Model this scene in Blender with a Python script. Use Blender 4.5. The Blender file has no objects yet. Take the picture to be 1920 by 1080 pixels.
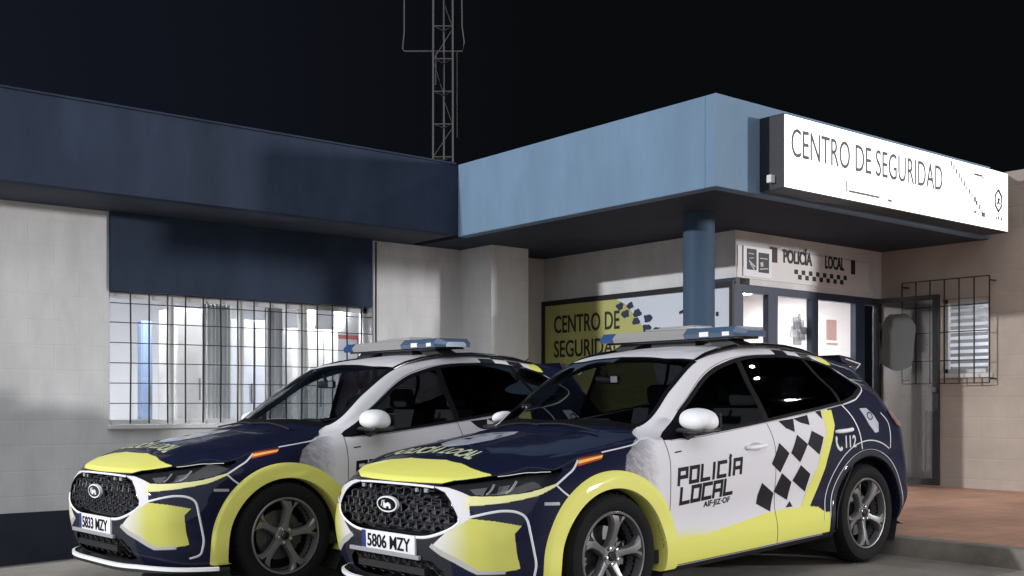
import bpy, bmesh, math, random
import numpy as np
from mathutils import Vector, Matrix
from mathutils.bvhtree import BVHTree
from mathutils.geometry import delaunay_2d_cdt
R = math.radians
S = bpy.context.scene
COL = S.collection
random.seed(4); rng = np.random.default_rng(4)

# ------------------------------------------------------------------ camera (level, lens shifted up)
cam = bpy.data.objects.new('camera', bpy.data.cameras.new('camera')); COL.objects.link(cam)
cam.location = (0, 0, 1.4); cam.rotation_euler = (R(90), 0, -R(39.37))
cam.data.sensor_width = 36; cam.data.lens = 2084/1920*36; cam.data.shift_y = (760-540)/1920
cam.data.clip_start = .05; cam.data.clip_end = 400
S.camera = cam

# ------------------------------------------------------------------ night sky
world = bpy.data.worlds.new('World'); S.world = world; world.use_nodes = True
wn = world.node_tree; wn.nodes.clear()
wo = wn.nodes.new('ShaderNodeOutputWorld'); wb = wn.nodes.new('ShaderNodeBackground')
tc = wn.nodes.new('ShaderNodeTexCoord')
dt = wn.nodes.new('ShaderNodeVectorMath'); dt.operation = 'DOT_PRODUCT'; dt.inputs[1].default_value = (-.773, .634, 0)
rp = wn.nodes.new('ShaderNodeValToRGB'); rp.color_ramp.elements[0].position = .40; rp.color_ramp.elements[1].position = .92
rp.color_ramp.elements[0].color = (.0026, .0032, .0038, 1); rp.color_ramp.elements[1].color = (.0085, .0095, .0180, 1)
ma = wn.nodes.new('ShaderNodeMath'); ma.operation = 'MULTIPLY_ADD'; ma.inputs[1].default_value = .9; ma.inputs[2].default_value = .42
L = wn.links.new
L(tc.outputs['Generated'], dt.inputs[0]); L(dt.outputs['Value'], ma.inputs[0]); L(ma.outputs[0], rp.inputs[0])
L(rp.outputs[0], wb.inputs[0]); L(wb.outputs[0], wo.inputs[0]); wb.inputs[1].default_value = 1.0

# ------------------------------------------------------------------ street lamps of the car park, out of the picture
def lamp(name, loc, power, color, radius=.16, target=None, size=None):
    if size:
        ld = bpy.data.lights.new(name, 'AREA'); ld.shape = 'DISK'; ld.size = size
    else:
        ld = bpy.data.lights.new(name, 'POINT'); ld.shadow_soft_size = radius
    ld.energy = power; ld.color = color
    o = bpy.data.objects.new(name, ld); COL.objects.link(o); o.location = loc
    if target is not None:
        o.rotation_euler = (Vector(target)-Vector(loc)).to_track_quat('-Z', 'Y').to_euler()
    return o
lamp('street_light_far', (-14.0, 10.72, 7.3), 15500, (.95, .97, 1.0), .18)
lamp('street_light_right', (22.0, -15.0, 5.05), 18500, (1.0, .985, .99), .75)
lamp('street_light_high', (17.4, .3, 9.2), 550, (1.0, .97, .92), .14)
sun = bpy.data.lights.new('soft_fill_sun', 'SUN'); sun.energy = 1.75; sun.angle = R(84); sun.color = (.92, .95, 1.0)  # wide sun added as soft fill for the shaded sides
so = bpy.data.objects.new('soft_fill_sun', sun); COL.objects.link(so); so.rotation_euler = Vector((.48, .55, -.60)).to_track_quat('-Z', 'Y').to_euler()

S.view_settings.view_transform = 'Standard'; S.view_settings.look = 'None'
S.view_settings.exposure = 0; S.view_settings.gamma = 1
S.render.engine = 'CYCLES'
S.render.resolution_x = 1024; S.render.resolution_y = 576

# ------------------------------------------------------------------ helpers
def mat(name, col, rough=.6, metal=0, spec=.5, coat=0, noise=0, nscale=6, bump=0, bscale=60, emit=None, estr=0, bdist=.01, attr=None, stretch=None, coord='Object'):
    m = bpy.data.materials.new(name); m.use_nodes = True
    nt = m.node_tree; b = nt.nodes['Principled BSDF']
    b.inputs['Base Color'].default_value = (*col, 1); b.inputs['Roughness'].default_value = rough
    b.inputs['Metallic'].default_value = metal; b.inputs['Specular IOR Level'].default_value = spec
    b.inputs['Coat Weight'].default_value = coat; b.inputs['Coat Roughness'].default_value = .04
    if emit: b.inputs['Emission Color'].default_value = (*emit, 1); b.inputs['Emission Strength'].default_value = estr
    if noise or bump:
        t = nt.nodes.new('ShaderNodeTexCoord'); vec = t.outputs[coord]
        if stretch:
            mp = nt.nodes.new('ShaderNodeMapping'); mp.inputs['Scale'].default_value = stretch
            nt.links.new(vec, mp.inputs[0]); vec = mp.outputs[0]
    if noise:
        n = nt.nodes.new('ShaderNodeTexNoise'); n.inputs['Scale'].default_value = nscale; n.inputs['Detail'].default_value = 8
        n.inputs['Roughness'].default_value = .62
        nt.links.new(vec, n.inputs[0])
        mr = nt.nodes.new('ShaderNodeMapRange'); mr.inputs[1].default_value = .3; mr.inputs[2].default_value = .7
        mr.inputs[3].default_value = 1-noise; mr.inputs[4].default_value = 1+noise*.6
        nt.links.new(n.outputs[0], mr.inputs[0])
        mx = nt.nodes.new('ShaderNodeMix'); mx.data_type = 'RGBA'; mx.blend_type = 'MULTIPLY'; mx.inputs[0].default_value = 1
        mx.inputs[6].default_value = (*col, 1); nt.links.new(mr.outputs[0], mx.inputs[7]); nt.links.new(mx.outputs[2], b.inputs['Base Color'])
    if bump:
        n = nt.nodes.new('ShaderNodeTexNoise'); n.inputs['Scale'].default_value = bscale; n.inputs['Detail'].default_value = 6
        nt.links.new(vec, n.inputs[0])
        bp = nt.nodes.new('ShaderNodeBump'); bp.inputs['Strength'].default_value = bump; bp.inputs['Distance'].default_value = bdist
        nt.links.new(n.outputs[0], bp.inputs['Height']); nt.links.new(bp.outputs[0], b.inputs['Normal'])
    if attr:
        a = nt.nodes.new('ShaderNodeAttribute'); a.attribute_name = attr; nt.links.new(a.outputs['Color'], b.inputs['Base Color'])
    return m
def glass(name, tint, gloss_rough=.02, fres=1.5, extra=0.0):
    m = bpy.data.materials.new(name); m.use_nodes = True; nt = m.node_tree; nt.nodes.clear()
    o = nt.nodes.new('ShaderNodeOutputMaterial'); mx = nt.nodes.new('ShaderNodeMixShader')
    t = nt.nodes.new('ShaderNodeBsdfTransparent'); t.inputs[0].default_value = (*tint, 1)
    g = nt.nodes.new('ShaderNodeBsdfGlossy'); g.inputs['Roughness'].default_value = gloss_rough
    f = nt.nodes.new('ShaderNodeFresnel'); f.inputs[0].default_value = fres
    ad = nt.nodes.new('ShaderNodeMath'); ad.inputs[1].default_value = extra; ad.use_clamp = True
    gm_ = nt.nodes.new('ShaderNodeNewGeometry'); mr = nt.nodes.new('ShaderNodeMapRange')      # same reflectance from both sides of a thin pane
    mr.inputs[3].default_value = fres; mr.inputs[4].default_value = 1/fres
    nt.links.new(gm_.outputs['Backfacing'], mr.inputs[0]); nt.links.new(mr.outputs[0], f.inputs[0])
    nt.links.new(f.outputs[0], ad.inputs[0]); nt.links.new(ad.outputs[0], mx.inputs[0])
    nt.links.new(t.outputs[0], mx.inputs[1]); nt.links.new(g.outputs[0], mx.inputs[2]); nt.links.new(mx.outputs[0], o.inputs[0])
    return m

def mesh_obj(name, verts, faces, m, parent=None, smooth=False):
    me = bpy.data.meshes.new(name); me.from_pydata([tuple(v) for v in verts], [], [tuple(f) for f in faces]); me.update()
    if smooth: me.polygons.foreach_set('use_smooth', [True]*len(me.polygons))
    if m: me.materials.append(m)
    o = bpy.data.objects.new(name, me); COL.objects.link(o)
    if parent: o.parent = parent
    return o
class MB:
    """collects shapes into one mesh"""
    def __init__(s): s.bm = bmesh.new()
    def box(s, a, b, bev=0):
        a = Vector(a); b = Vector(b)
        r = bmesh.ops.create_cube(s.bm, size=1)
        vs = r['verts']
        bmesh.ops.scale(s.bm, vec=(b-a), verts=vs); bmesh.ops.translate(s.bm, vec=(a+b)/2, verts=vs)
        if bev:
            es = list({e for v in vs for e in v.link_edges})
            bmesh.ops.bevel(s.bm, geom=es, offset=bev, segments=2, profile=.5, affect='EDGES')
        return s
    def tube(s, pts, r, n=10, cap=True, flat=1.0):
        pts = [Vector(p) for p in pts]; rings = []
        rr = r if isinstance(r, (list, tuple)) else [r]*len(pts)
        up0 = None
        for i, p in enumerate(pts):
            d = (pts[min(i+1, len(pts)-1)]-pts[max(i-1, 0)]).normalized()
            up = Vector((0, 0, 1)) if abs(d.z) < .95 else Vector((1, 0, 0))
            a = d.cross(up).normalized(); b = a.cross(d).normalized()
            rings.append([s.bm.verts.new(p+(a*math.cos(2*math.pi*k/n)+b*math.sin(2*math.pi*k/n)*flat)*rr[i]) for k in range(n)])
        for i in range(len(rings)-1):
            for k in range(n): s.bm.faces.new((rings[i][k], rings[i][(k+1) % n], rings[i+1][(k+1) % n], rings[i+1][k]))
        if cap: s.bm.faces.new(rings[0][::-1]); s.bm.faces.new(rings[-1])
        return s
    def lathe(s, prof, axis='Y', c=(0, 0, 0), n=48, close=False):
        c = Vector(c); rings = []
        for (r, h) in prof:
            ring = []
            for k in range(n):
                t = 2*math.pi*k/n
                if axis == 'Y': p = Vector((r*math.cos(t), h, r*math.sin(t)))
                elif axis == 'Z': p = Vector((r*math.cos(t), r*math.sin(t), h))
                else: p = Vector((h, r*math.cos(t), r*math.sin(t)))
                ring.append(s.bm.verts.new(c+p))
            rings.append(ring)
        m = len(rings)
        for i in range(m if close else m-1):
            A, B = rings[i], rings[(i+1) % m]
            for k in range(n): s.bm.faces.new((A[k], A[(k+1) % n], B[(k+1) % n], B[k]))
        return s
    def prism(s, poly, a, b, axis='Y'):
        """polygon in the plane across the axis, extruded from a to b"""
        def P(p, h): return {'Y': (p[0], h, p[1]), 'X': (h, p[0], p[1]), 'Z': (p[0], p[1], h)}[axis]
        A = [s.bm.verts.new(P(p, a)) for p in poly]; B = [s.bm.verts.new(P(p, b)) for p in poly]
        s.bm.faces.new(A); s.bm.faces.new(B[::-1])
        for i in range(len(poly)):
            j = (i+1) % len(poly); s.bm.faces.new((A[i], B[i], B[j], A[j]))
        return s
    def quad(s, pts):
        s.bm.faces.new([s.bm.verts.new(p) for p in pts]); return s
    def build(s, name, m, parent=None, smooth=False, loc=None):
        bmesh.ops.recalc_face_normals(s.bm, faces=s.bm.faces)
        me = bpy.data.meshes.new(name); s.bm.to_mesh(me); s.bm.free()
        if m: me.materials.append(m)
        if smooth:
            me.polygons.foreach_set('use_smooth', [True]*len(me.polygons))
            me.set_sharp_from_angle(angle=R(38))
        o = bpy.data.objects.new(name, me); COL.objects.link(o)
        if parent: o.parent = parent
        if loc: o.location = loc
        return o
def tag(o, label=None, cat=None, group=None, kind=None):
    if label: o['label'] = label
    if cat: o['category'] = cat
    if group: o['group'] = group
    if kind: o['kind'] = kind
    return o
def empty(name, loc, label, cat, group=None, rot=None):
    o = bpy.data.objects.new(name, None); COL.objects.link(o); o.location = loc; o.empty_display_size = .2
    if rot: o.rotation_euler = rot
    return tag(o, label, cat, group)
def text_mesh(txt, size, shear=0, spacing=1.0, bold=0.0, xs=1.0):
    """flat glyph triangles (x, y) of a string, origin at its left base"""
    cu = bpy.data.curves.new('t', 'FONT'); cu.body = txt; cu.size = size; cu.shear = shear; cu.space_character = spacing
    cu.offset = bold; cu.fill_mode = 'FRONT'; cu.resolution_u = 4
    ob = bpy.data.objects.new('t', cu); COL.objects.link(ob)
    bpy.context.view_layer.update()
    me = bpy.data.meshes.new_from_object(ob.evaluated_get(bpy.context.evaluated_depsgraph_get()))
    V = [(v.co.x*xs, v.co.y) for v in me.vertices]; F = [tuple(p.vertices) for p in me.polygons]
    bpy.data.objects.remove(ob); bpy.data.curves.remove(cu); bpy.data.meshes.remove(me)
    return V, F
# block capitals as strokes on a unit cell (0..1, 0..1)
STROKES = {
 'P': [[(0,0),(0,1),(1,1),(1,.45),(0,.45)]], 'O': [[(0,0),(0,1),(1,1),(1,0),(0,0)]], 'L': [[(0,1),(0,0),(1,0)]], 'I': [[(.5,0),(.5,1)]],
 'C': [[(1,1),(0,1),(0,0),(1,0)]], 'Í': [[(.5,0),(.5,.95)],[(.42,1.22),(.62,1.34)]], 'A': [[(0,0),(0,1),(1,1),(1,0)],[(0,.4),(1,.4)]],
}
# ------------------------------------------------------------------ setting
M = {}
M['asphalt'] = mat('asphalt', (.255, .235, .21), .85, noise=.35, nscale=1.6, bump=.5, bscale=220, bdist=.004)
M['tiles'] = mat('terrace_tiles', (.36, .19, .13), .7, noise=.3, nscale=3, bump=.2, bscale=90)
M['kerb'] = mat('kerb_stone', (.20, .175, .15), .8, noise=.3, nscale=5, bump=.4, bscale=80)
M['stucco'] = mat('white_stucco', (.655, .655, .655), .85, noise=.16, nscale=2.6, stretch=(1, 1, .35), bump=.25, bscale=160, bdist=.004)
M['beige'] = mat('beige_stucco', (.42, .35, .295), .85, noise=.12, nscale=1.8, bump=.25, bscale=160, bdist=.004)
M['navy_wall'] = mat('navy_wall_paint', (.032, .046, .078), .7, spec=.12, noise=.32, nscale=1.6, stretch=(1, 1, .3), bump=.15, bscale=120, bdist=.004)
M['plinth'] = mat('navy_plinth_paint', (.018, .022, .042), .7, noise=.3, nscale=3, bump=.2, bscale=90)
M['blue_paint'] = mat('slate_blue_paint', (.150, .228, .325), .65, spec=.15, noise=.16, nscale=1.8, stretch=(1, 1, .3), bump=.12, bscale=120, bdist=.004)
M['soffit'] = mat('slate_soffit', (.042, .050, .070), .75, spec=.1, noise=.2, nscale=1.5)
M['black_metal'] = mat('black_iron', (.012, .012, .014), .45)
M['frame_blue'] = mat('dark_blue_frame', (.035, .05, .085), .4)
M['galv'] = mat('galvanised_steel', (.20, .19, .185), .5, .6); M['mast'] = mat('weathered_steel', (.07, .067, .066), .6, .2)
M['pillar'] = mat('slate_pillar_shaded', (.050, .085, .135), .6, spec=.15)  # darker copy of the canopy blue, the pillar's shade put into the colour
M['grey_room'] = mat('grey_locker', (.58, .57, .56), .5, noise=.15, nscale=2)
M['white_room'] = mat('white_room_paint', (.80, .80, .82), .8)
M['grey_room'] = mat('grey_locker', (.58, .57, .56), .5, noise=.15, nscale=2)
M['pale_room'] = mat('pale_locker', (.70, .72, .80), .5, noise=.1, nscale=2)
M['blue_room'] = mat('blue_locker', (.20, .27, .40), .5)
M['red_room'] = mat('red_frame', (.50, .10, .09), .5)
M['paper'] = mat('paper', (.78, .80, .84), .6)
M['pane'] = glass('clear_pane', (.93, .95, .97), .03, 1.45)
M['pane_dark'] = glass('door_pane', (.66, .68, .70), .04, 1.5, .03)

# shallow block coursing under the wall paint
for key in ('stucco', 'beige'):
    nt = M[key].node_tree; b = nt.nodes['Principled BSDF']; old = b.inputs['Normal'].links[0].from_node
    t = nt.nodes.new('ShaderNodeTexCoord'); sx = nt.nodes.new('ShaderNodeSeparateXYZ'); ad = nt.nodes.new('ShaderNodeMath'); cb = nt.nodes.new('ShaderNodeCombineXYZ')
    nt.links.new(t.outputs['Object'], sx.inputs[0]); nt.links.new(sx.outputs[0], ad.inputs[0]); nt.links.new(sx.outputs[1], ad.inputs[1])
    nt.links.new(ad.outputs[0], cb.inputs[0]); nt.links.new(sx.outputs[2], cb.inputs[1])
    br = nt.nodes.new('ShaderNodeTexBrick'); br.inputs['Scale'].default_value = 1; br.inputs['Brick Width'].default_value = .5; br.inputs['Row Height'].default_value = .25
    br.inputs['Mortar Size'].default_value = .012; br.inputs['Mortar Smooth'].default_value = 1
    nt.links.new(cb.outputs[0], br.inputs[0])
    bp = nt.nodes.new('ShaderNodeBump'); bp.invert = True; bp.inputs['Strength'].default_value = .35; bp.inputs['Distance'].default_value = .006
    nt.links.new(br.outputs['Fac'], bp.inputs['Height']); nt.links.new(old.outputs[0], bp.inputs['Normal']); nt.links.new(bp.outputs[0], b.inputs['Normal'])

def gz(x, y):
    z = .135+.027*(x-3.6)
    if y > 9.3: z -= .13*(min(y, 11.9)-9.3)
    return z
# ground: one sheet reaching far out, finer near the cars
xs = [-150, -60, -25, -12, -6, -2, 0, 2, 4, 6, 7.6, 7.72, 9, 12, 18, 30, 70, 180]; ys = [-180, -80, -30, -12, -5, 0, 3, 6, 8, 9.3, 10, 11, 11.9, 13, 16, 30, 80, 180]
def gh(x, y): return gz(max(-8, min(x, 8)), y) - (0 if -9 < x < 20 and -12 < y < 20 else .15)
V = [(x, y, gh(x, y)) for x in xs for y in ys]; n = len(ys)
F = [(i*n+j, (i+1)*n+j, (i+1)*n+j+1, i*n+j+1) for i in range(len(xs)-1) for j in range(n-1)]
tag(mesh_obj('ground', V, F, M['asphalt']), kind='structure')
# raised terrace with a rounded kerb
TZ = .385
tag(MB().box((7.86, -9, .1), (12.95, 11.45, TZ)).build('terrace', None), kind='structure')
tn = bpy.data.objects['terrace'].data
mt = bpy.data.materials.new('terracotta_tiles'); mt.use_nodes = True; nt = mt.node_tree; b = nt.nodes['Principled BSDF']
t = nt.nodes.new('ShaderNodeTexCoord'); br = nt.nodes.new('ShaderNodeTexBrick'); br.offset = 0
br.inputs['Color1'].default_value = (.42, .215, .135, 1); br.inputs['Color2'].default_value = (.38, .20, .13, 1); br.inputs['Mortar'].default_value = (.22, .15, .11, 1)
br.inputs['Scale'].default_value = 1; br.inputs['Brick Width'].default_value = .33; br.inputs['Row Height'].default_value = .33; br.inputs['Mortar Size'].default_value = .008
nz = nt.nodes.new('ShaderNodeTexNoise'); nz.inputs['Scale'].default_value = 1.4; nz.inputs['Detail'].default_value = 7
mx = nt.nodes.new('ShaderNodeMix'); mx.data_type = 'RGBA'; mx.blend_type = 'OVERLAY'; mx.inputs[0].default_value = .55
nt.links.new(t.outputs['Object'], br.inputs[0]); nt.links.new(t.outputs['Object'], nz.inputs[0])
nt.links.new(br.outputs[0], mx.inputs[6]); nt.links.new(nz.outputs[0], mx.inputs[7]); nt.links.new(mx.outputs[2], b.inputs['Base Color'])
b.inputs['Roughness'].default_value = .6
tn.materials.append(mt)
tag(MB().box((7.70, -9, .05), (7.86, 11.44, TZ+.003), .012).build('kerb', M['kerb'], smooth=True), kind='structure')

# ------------------------------------------------------------------ the station building
SO, TOP = 3.40, 4.225          # soffit and parapet heights
bld = empty('station_building', (7, 11.5, 0), 'low white police station with slate blue roof band and entrance canopy', 'building')
bld_inv = Matrix.Translation(-bld.location)
def B(o):
    """hang a part built in world coordinates under the building"""
    o.parent = bld; o.matrix_parent_inverse = bld_inv; return o
def wall(a, b, m='stucco', name='wall'): return B(MB().box(a, b).build(name, M[m]))
# wall D: left of the window, below it, right of it
WX0, WX1, WZ0, WZ1 = 4.06, 7.24, 1.20, 2.585
wall((-7, 11.5, .345), (WX0, 11.8, SO)); wall((WX0, 11.5, .345), (WX1, 11.8, WZ0)); wall((WX1, 11.5, TZ-.1), (8.62, 11.8, SO))
B(MB().box((-7, 11.486, -.6), (7.30, 11.8, .345)).build('plinth', M['plinth']))
B(MB().box((WX0, 11.46, WZ1), (WX1-.02, 11.8, SO)).build('shutter_panel', M['navy_wall']))
B(MB().box((WX0-.02, 11.40, WZ0-.045), (WX1, 11.60, WZ0), .006).build('window_sill', M['stucco']))
wall((8.58, 10.86, TZ-.1), (9.18, 11.8, SO))                         # projecting pier
wall((9.18, 11.50, TZ-.1), (10.0, 11.8, SO))
# wall with the banner
wall((10.0, 8.17, 2.86), (10.25, 11.8, SO)); wall((10.0, 11.50, TZ-.1), (10.25, 11.8, 2.86)); wall((10.0, 8.6, TZ-.1), (10.25, 11.5, 2.86))
wall((10.25, 8.17, 2.79), (13.0, 8.37, SO))                          # over the doors
# right hand wall with a barred window opening
CY0, CY1, CZ0, CZ1 = 6.72, 7.34, 1.80, 2.72
for a, b in (((12.95, 4.9, TZ-.1), (13.2, CY0, 4.18)), ((12.95, CY1, TZ-.1), (13.2, 8.17, 4.18)), ((12.95, CY0, TZ-.1), (13.2, CY1, CZ0)), ((12.95, CY0, CZ1), (13.2, CY1, 4.18))):
    wall(a, b, 'beige')
wall((13.2, 4.9, 0), (17, 5.1, 4.18), 'beige')
# eave band and roof slabs
B(MB().box((-7, 10.5, SO), (7.79, 10.62, TOP), .008).build('roof_band', M['navy_wall']))
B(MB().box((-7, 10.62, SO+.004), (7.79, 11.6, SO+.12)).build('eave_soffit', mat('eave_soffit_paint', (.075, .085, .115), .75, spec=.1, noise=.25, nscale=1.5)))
B(MB().box((-7, 10.62, 4.0), (7.79, 17, 4.1)).build('roof', M['plinth']))
cano = B(MB().box((7.79, 6.59, SO-.02), (12.75, 6.72, TOP), .008).box((7.79, 6.72, SO-.02), (7.93, 10.5, TOP), .008).build('canopy_band', M['blue_paint']))
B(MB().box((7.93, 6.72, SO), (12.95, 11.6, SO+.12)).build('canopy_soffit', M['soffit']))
B(MB().box((7.93, 6.72, 4.0), (12.95, 17, 4.1)).build('canopy_roof', M['plinth']))
B(MB().lathe([(.165, TZ), (.165, SO)], 'Z', (8.90, 7.76, 0), 40).build('pillar', M['pillar'], smooth=True))
B(MB().box((-7, 10.485, TOP), (7.76, 10.64, TOP+.018)).build('coping', M['navy_wall']))

# conduit beside the window
B(MB().tube([(7.27, 11.46, 1.0), (7.27, 11.46, 3.38)], .012).build('conduit', M['black_metal'], smooth=True))

# ---- big barred window
win = B(MB().box((WX0, 11.62, WZ0), (WX0+.05, 11.68, WZ1)).box((WX1-.05, 11.62, WZ0), (WX1, 11.68, WZ1)).box((WX0, 11.62, WZ1-.06), (WX1, 11.68, WZ1))
    .box((WX0, 11.62, WZ0), (WX1, 11.68, WZ0+.05)).box((6.33, 11.61, WZ0), (6.42, 11.69, WZ1)).box((4.74, 11.61, WZ0), (4.80, 11.69, WZ1)).box((5.56, 11.61, WZ0), (5.62, 11.69, WZ1)).build('window', M['stucco']))
gl = MB().box((WX0+.02, 11.645, WZ0+.02), (WX1-.02, 11.651, WZ1-.02)).build('pane', M['pane'], win)
g = MB()
k = 0
xx = 4.27
while xx < WX1-.04:
    g.tube([(xx, 11.47+.004*math.sin(xx*9), WZ0+.01), (xx+.006*math.sin(xx*5), 11.465, (WZ0+WZ1)/2), (xx, 11.47, WZ1+.02)], .0085, 6); xx += .2
for z in (1.42, 1.63, 1.84, 2.05, 2.26, 2.46): g.tube([(WX0, 11.478, z), (5.5, 11.478, z+.004), (WX1-.01, 11.478, z)], .0055, 6)
g.build('window_grille', M['black_metal'], win)

# ---- room behind it
def room(name, a, b, m):                       # open towards the glass: back, sides, floor and ceiling
    (x0, y0, z0), (x1, y1, z1) = a, b; w = .08
    mb = MB().box((x0, y1, z0), (x1, y1+w, z1)).box((x0-w, y0, z0), (x0, y1+w, z1)).box((x1, y0, z0), (x1+w, y1+w, z1)).box((x0-w, y0, z1), (x1+w, y1+w, z1+w)).box((x0-w, y0, z0-w), (x1+w, y1+w, z0))
    return B(mb.build(name, m))
room('interior_wall', (3.4, 11.84, .4), (9.4, 15.2, 3.1), M['white_room'])
def ceil_lamp(loc, sx, sy, e, label):
    o = empty('ceiling_lamp', loc, label, 'lamp', 'ceiling lamps inside the station')
    MB().box((-sx/2-.03, -sy/2-.03, 0), (sx/2+.03, sy/2+.03, .05)).build('lamp_housing', M['white_room'], o)
    MB().box((-sx/2, -sy/2, -.012), (sx/2, sy/2, -.002)).build('diffuser', mat('lamp_diffuser', (.9, .9, .9), .5, emit=(1.0, .985, .97), estr=e*2.2), o)
ceil_lamp((4.7, 12.2, 3.04), 1.2, .5, 21, 'rectangular white ceiling lamp over the blue locker side of the office')
ceil_lamp((6.9, 12.15, 3.04), 1.2, .5, 21, 'rectangular white ceiling lamp over the noticeboard side of the office')
def locker(x0, x1, y0, y1, z1, m, name, label, cat, doors=2):
    o = empty(name, ((x0+x1)/2, (y0+y1)/2, .4), label, cat); w = (x1-x0)/2; d = (y1-y0)/2
    MB().box((-w, -d, 0), (w, d, z1-.4), .01).build('carcass', m, o)
    for i in range(doors):
        a = -w+2*w*i/doors
        dd = MB().box((a+.012, -d-.02, .05), (a+2*w/doors-.012, -d-.002, z1-.43), .004).build('door', m, o)
        MB().box((a+2*w/doors-.05, -d-.035, (z1-.4)*.5), (a+2*w/doors-.035, -d-.02, (z1-.4)*.62)).build('handle', M['galv'], dd)
    return o
locker(4.93, 5.07, 12.9, 13.02, 2.40, M['blue_room'], 'cabinet', 'tall narrow blue cabinet seen side-on behind the barred window', 'cabinet', 1)
locker(5.10, 5.75, 12.3, 12.8, 2.52, M['grey_room'], 'locker', 'dark grey double locker next to the blue cabinet', 'locker')
locker(5.86, 6.5, 12.5, 13.0, 2.44, M['pale_room'], 'locker', 'pale bluish double locker in the middle of the office', 'locker')
locker(6.62, 7.3, 12.4, 12.9, 2.36, M['grey_room'], 'locker', 'grey locker with three doors right of the pale one', 'locker', 3)
# folded curtain strips
for i, (x, w, lab) in enumerate(((5.42, .17, 'grey curtain strip hanging in front of the dark locker'), (6.12, .12, 'narrow grey curtain strip at the centre of the barred window'))):
    mb = MB(); pts = [(x-w+2*w*q/24, 11.86+.02*math.sin(q*1.9)) for q in range(25)]
    for q in range(24): mb.quad([(*pts[q], 1.15), (*pts[q+1], 1.15), (*pts[q+1], 2.56), (*pts[q], 2.56)])
    tag(mb.build('curtain', M['grey_room'], smooth=True), lab, 'curtain', 'curtains behind the barred window')
# red framed notice
nb = empty('noticeboard', (9.06, 15.14, 2.1), 'red framed white notice on the back wall of the office', 'noticeboard')
MB().box((-.24, -.03, -.4), (-.19, 0, .4)).box((.19, -.03, -.4), (.24, 0, .4)).box((-.19, -.03, .34), (.19, 0, .4)).box((-.19, -.03, -.4), (.19, 0, -.34)).build('frame', M['red_room'], nb)
MB().box((-.19, -.015, -.34), (.19, -.005, .34)).build('sheet', M['paper'], nb)

# ---- glazed entrance
def bars(rects, y0, y1, name, m, parent=None):
    mb = MB()
    for (x0, z0, x1, z1) in rects: mb.box((x0, y0, z0), (x1, y1, z1))
    return mb.build(name, m, parent)
ent = B(bars([(10.0, 2.70, 12.95, 2.79), (10.0, TZ, 10.16, 2.70), (10.62, TZ, 10.80, 2.70), (11.47, TZ, 11.60, 2.70), (12.40, TZ, 12.60, 2.70), (12.90, TZ, 12.95, 2.70), (10.16, TZ, 10.62, TZ+.1), (10.8, TZ, 11.47, TZ+.1)], 8.19, 8.27, 'entrance_frame', M['frame_blue']))
bars([(10.16, TZ+.1, 10.62, 2.70), (10.80, TZ+.1, 11.47, 2.70), (11.60, TZ+.1, 12.40, 2.70)], 8.225, 8.231, 'pane', M['pane'], ent)
B(MB().box((10.02, 8.19, 2.70), (10.10, 8.6, 2.86)).box((10.02, 8.271, TZ), (10.12, 8.6, 2.70)).build('corner_post', M['frame_blue']))
# entrance hall
room('hall_wall', (10.3, 8.45, .385), (12.9, 11.4, 3.0), mat('hall_paint', (.78, .74, .73), .8))
ceil_lamp((11.6, 9.7, 2.94), 1.3, .5, 23, 'rectangular white ceiling lamp in the entrance hall behind the glass doors')
fl = empty('glass_sticker', (11.33, 8.30, 2.36), 'faint grey drawing stuck inside the middle pane of the glass entrance', 'sticker')
mb = MB()
for q in range(16):
    a = q*.9; r_ = .035+.04*random.random(); cx, cz = .15*math.cos(a)*random.random()**.5, -.05+.14*math.sin(a)*random.random()**.5
    mb.box((cx-r_, -.012-.001*q, cz-r_*.7), (cx+r_, -.006-.001*q, cz+r_*.7), .015)
mb.box((-.02, -.03, .05), (.02, -.025, .16), .008).build('drawing', mat('pale_print', (.80, .79, .78), .7, emit=(.8,.8,.8), estr=0), fl)
fr = empty('glass_sticker', (12.02, 8.30, 2.36), 'faint reddish sheet stuck inside the right pane of the glass entrance', 'sticker')
MB().box((-.10, -.012, -.14), (.10, -.006, .12), .01).box((-.12, -.02, -.20), (.12, -.013, -.175), .005).build('print', mat('red_print', (.90, .70, .64), .7), fr)
for key in ('pale_print', 'red_print'):
    for m_ in [m for m in bpy.data.materials if m.name.startswith(key)]:
        nt = m_.node_tree; o_ = nt.nodes['Material Output']; p_ = nt.nodes['Principled BSDF']; tl = nt.nodes.new('ShaderNodeBsdfTransparent'); mxs = nt.nodes.new('ShaderNodeMixShader')
        tl.inputs[0].default_value = (.85, .84, .84, 1) if key == 'pale_print' else (.95, .78, .74, 1); mxs.inputs[0].default_value = .35
        nt.links.new(tl.outputs[0], mxs.inputs[1]); nt.links.new(p_.outputs[0], mxs.inputs[2]); nt.links.new(mxs.outputs[0], o_.inputs[0])
# open door leaf folded along the right hand wall
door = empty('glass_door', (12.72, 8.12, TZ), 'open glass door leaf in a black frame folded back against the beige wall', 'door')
W_, H_ = .89, 2.38
MB().box((-.025, -W_, .03), (.025, -W_+.075, H_)).box((-.025, -.06, .03), (.025, 0, H_)).box((-.025, -W_+.075, H_-.06), (.025, -.06, H_)).box((-.025, -W_+.075, .03), (.025, -.06, .11)).build('door_frame', M['black_metal'], door)
MB().box((-.004, -W_+.07, .1), (.004, -.05, H_-.05)).build('pane', M['pane_dark'], door)
MB().tube([(-.07, -W_+.14, .14), (-.07, -W_+.14, .95), (-.05, -W_+.14, .97)], .011, 8).box((-.07, -W_+.05, .93), (-.02, -W_+.15, .96)).box((-.05, -W_+.02, 1.18), (-.02, -W_+.08, 1.24)).build('handle', M['galv'], door, smooth=True)
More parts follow.
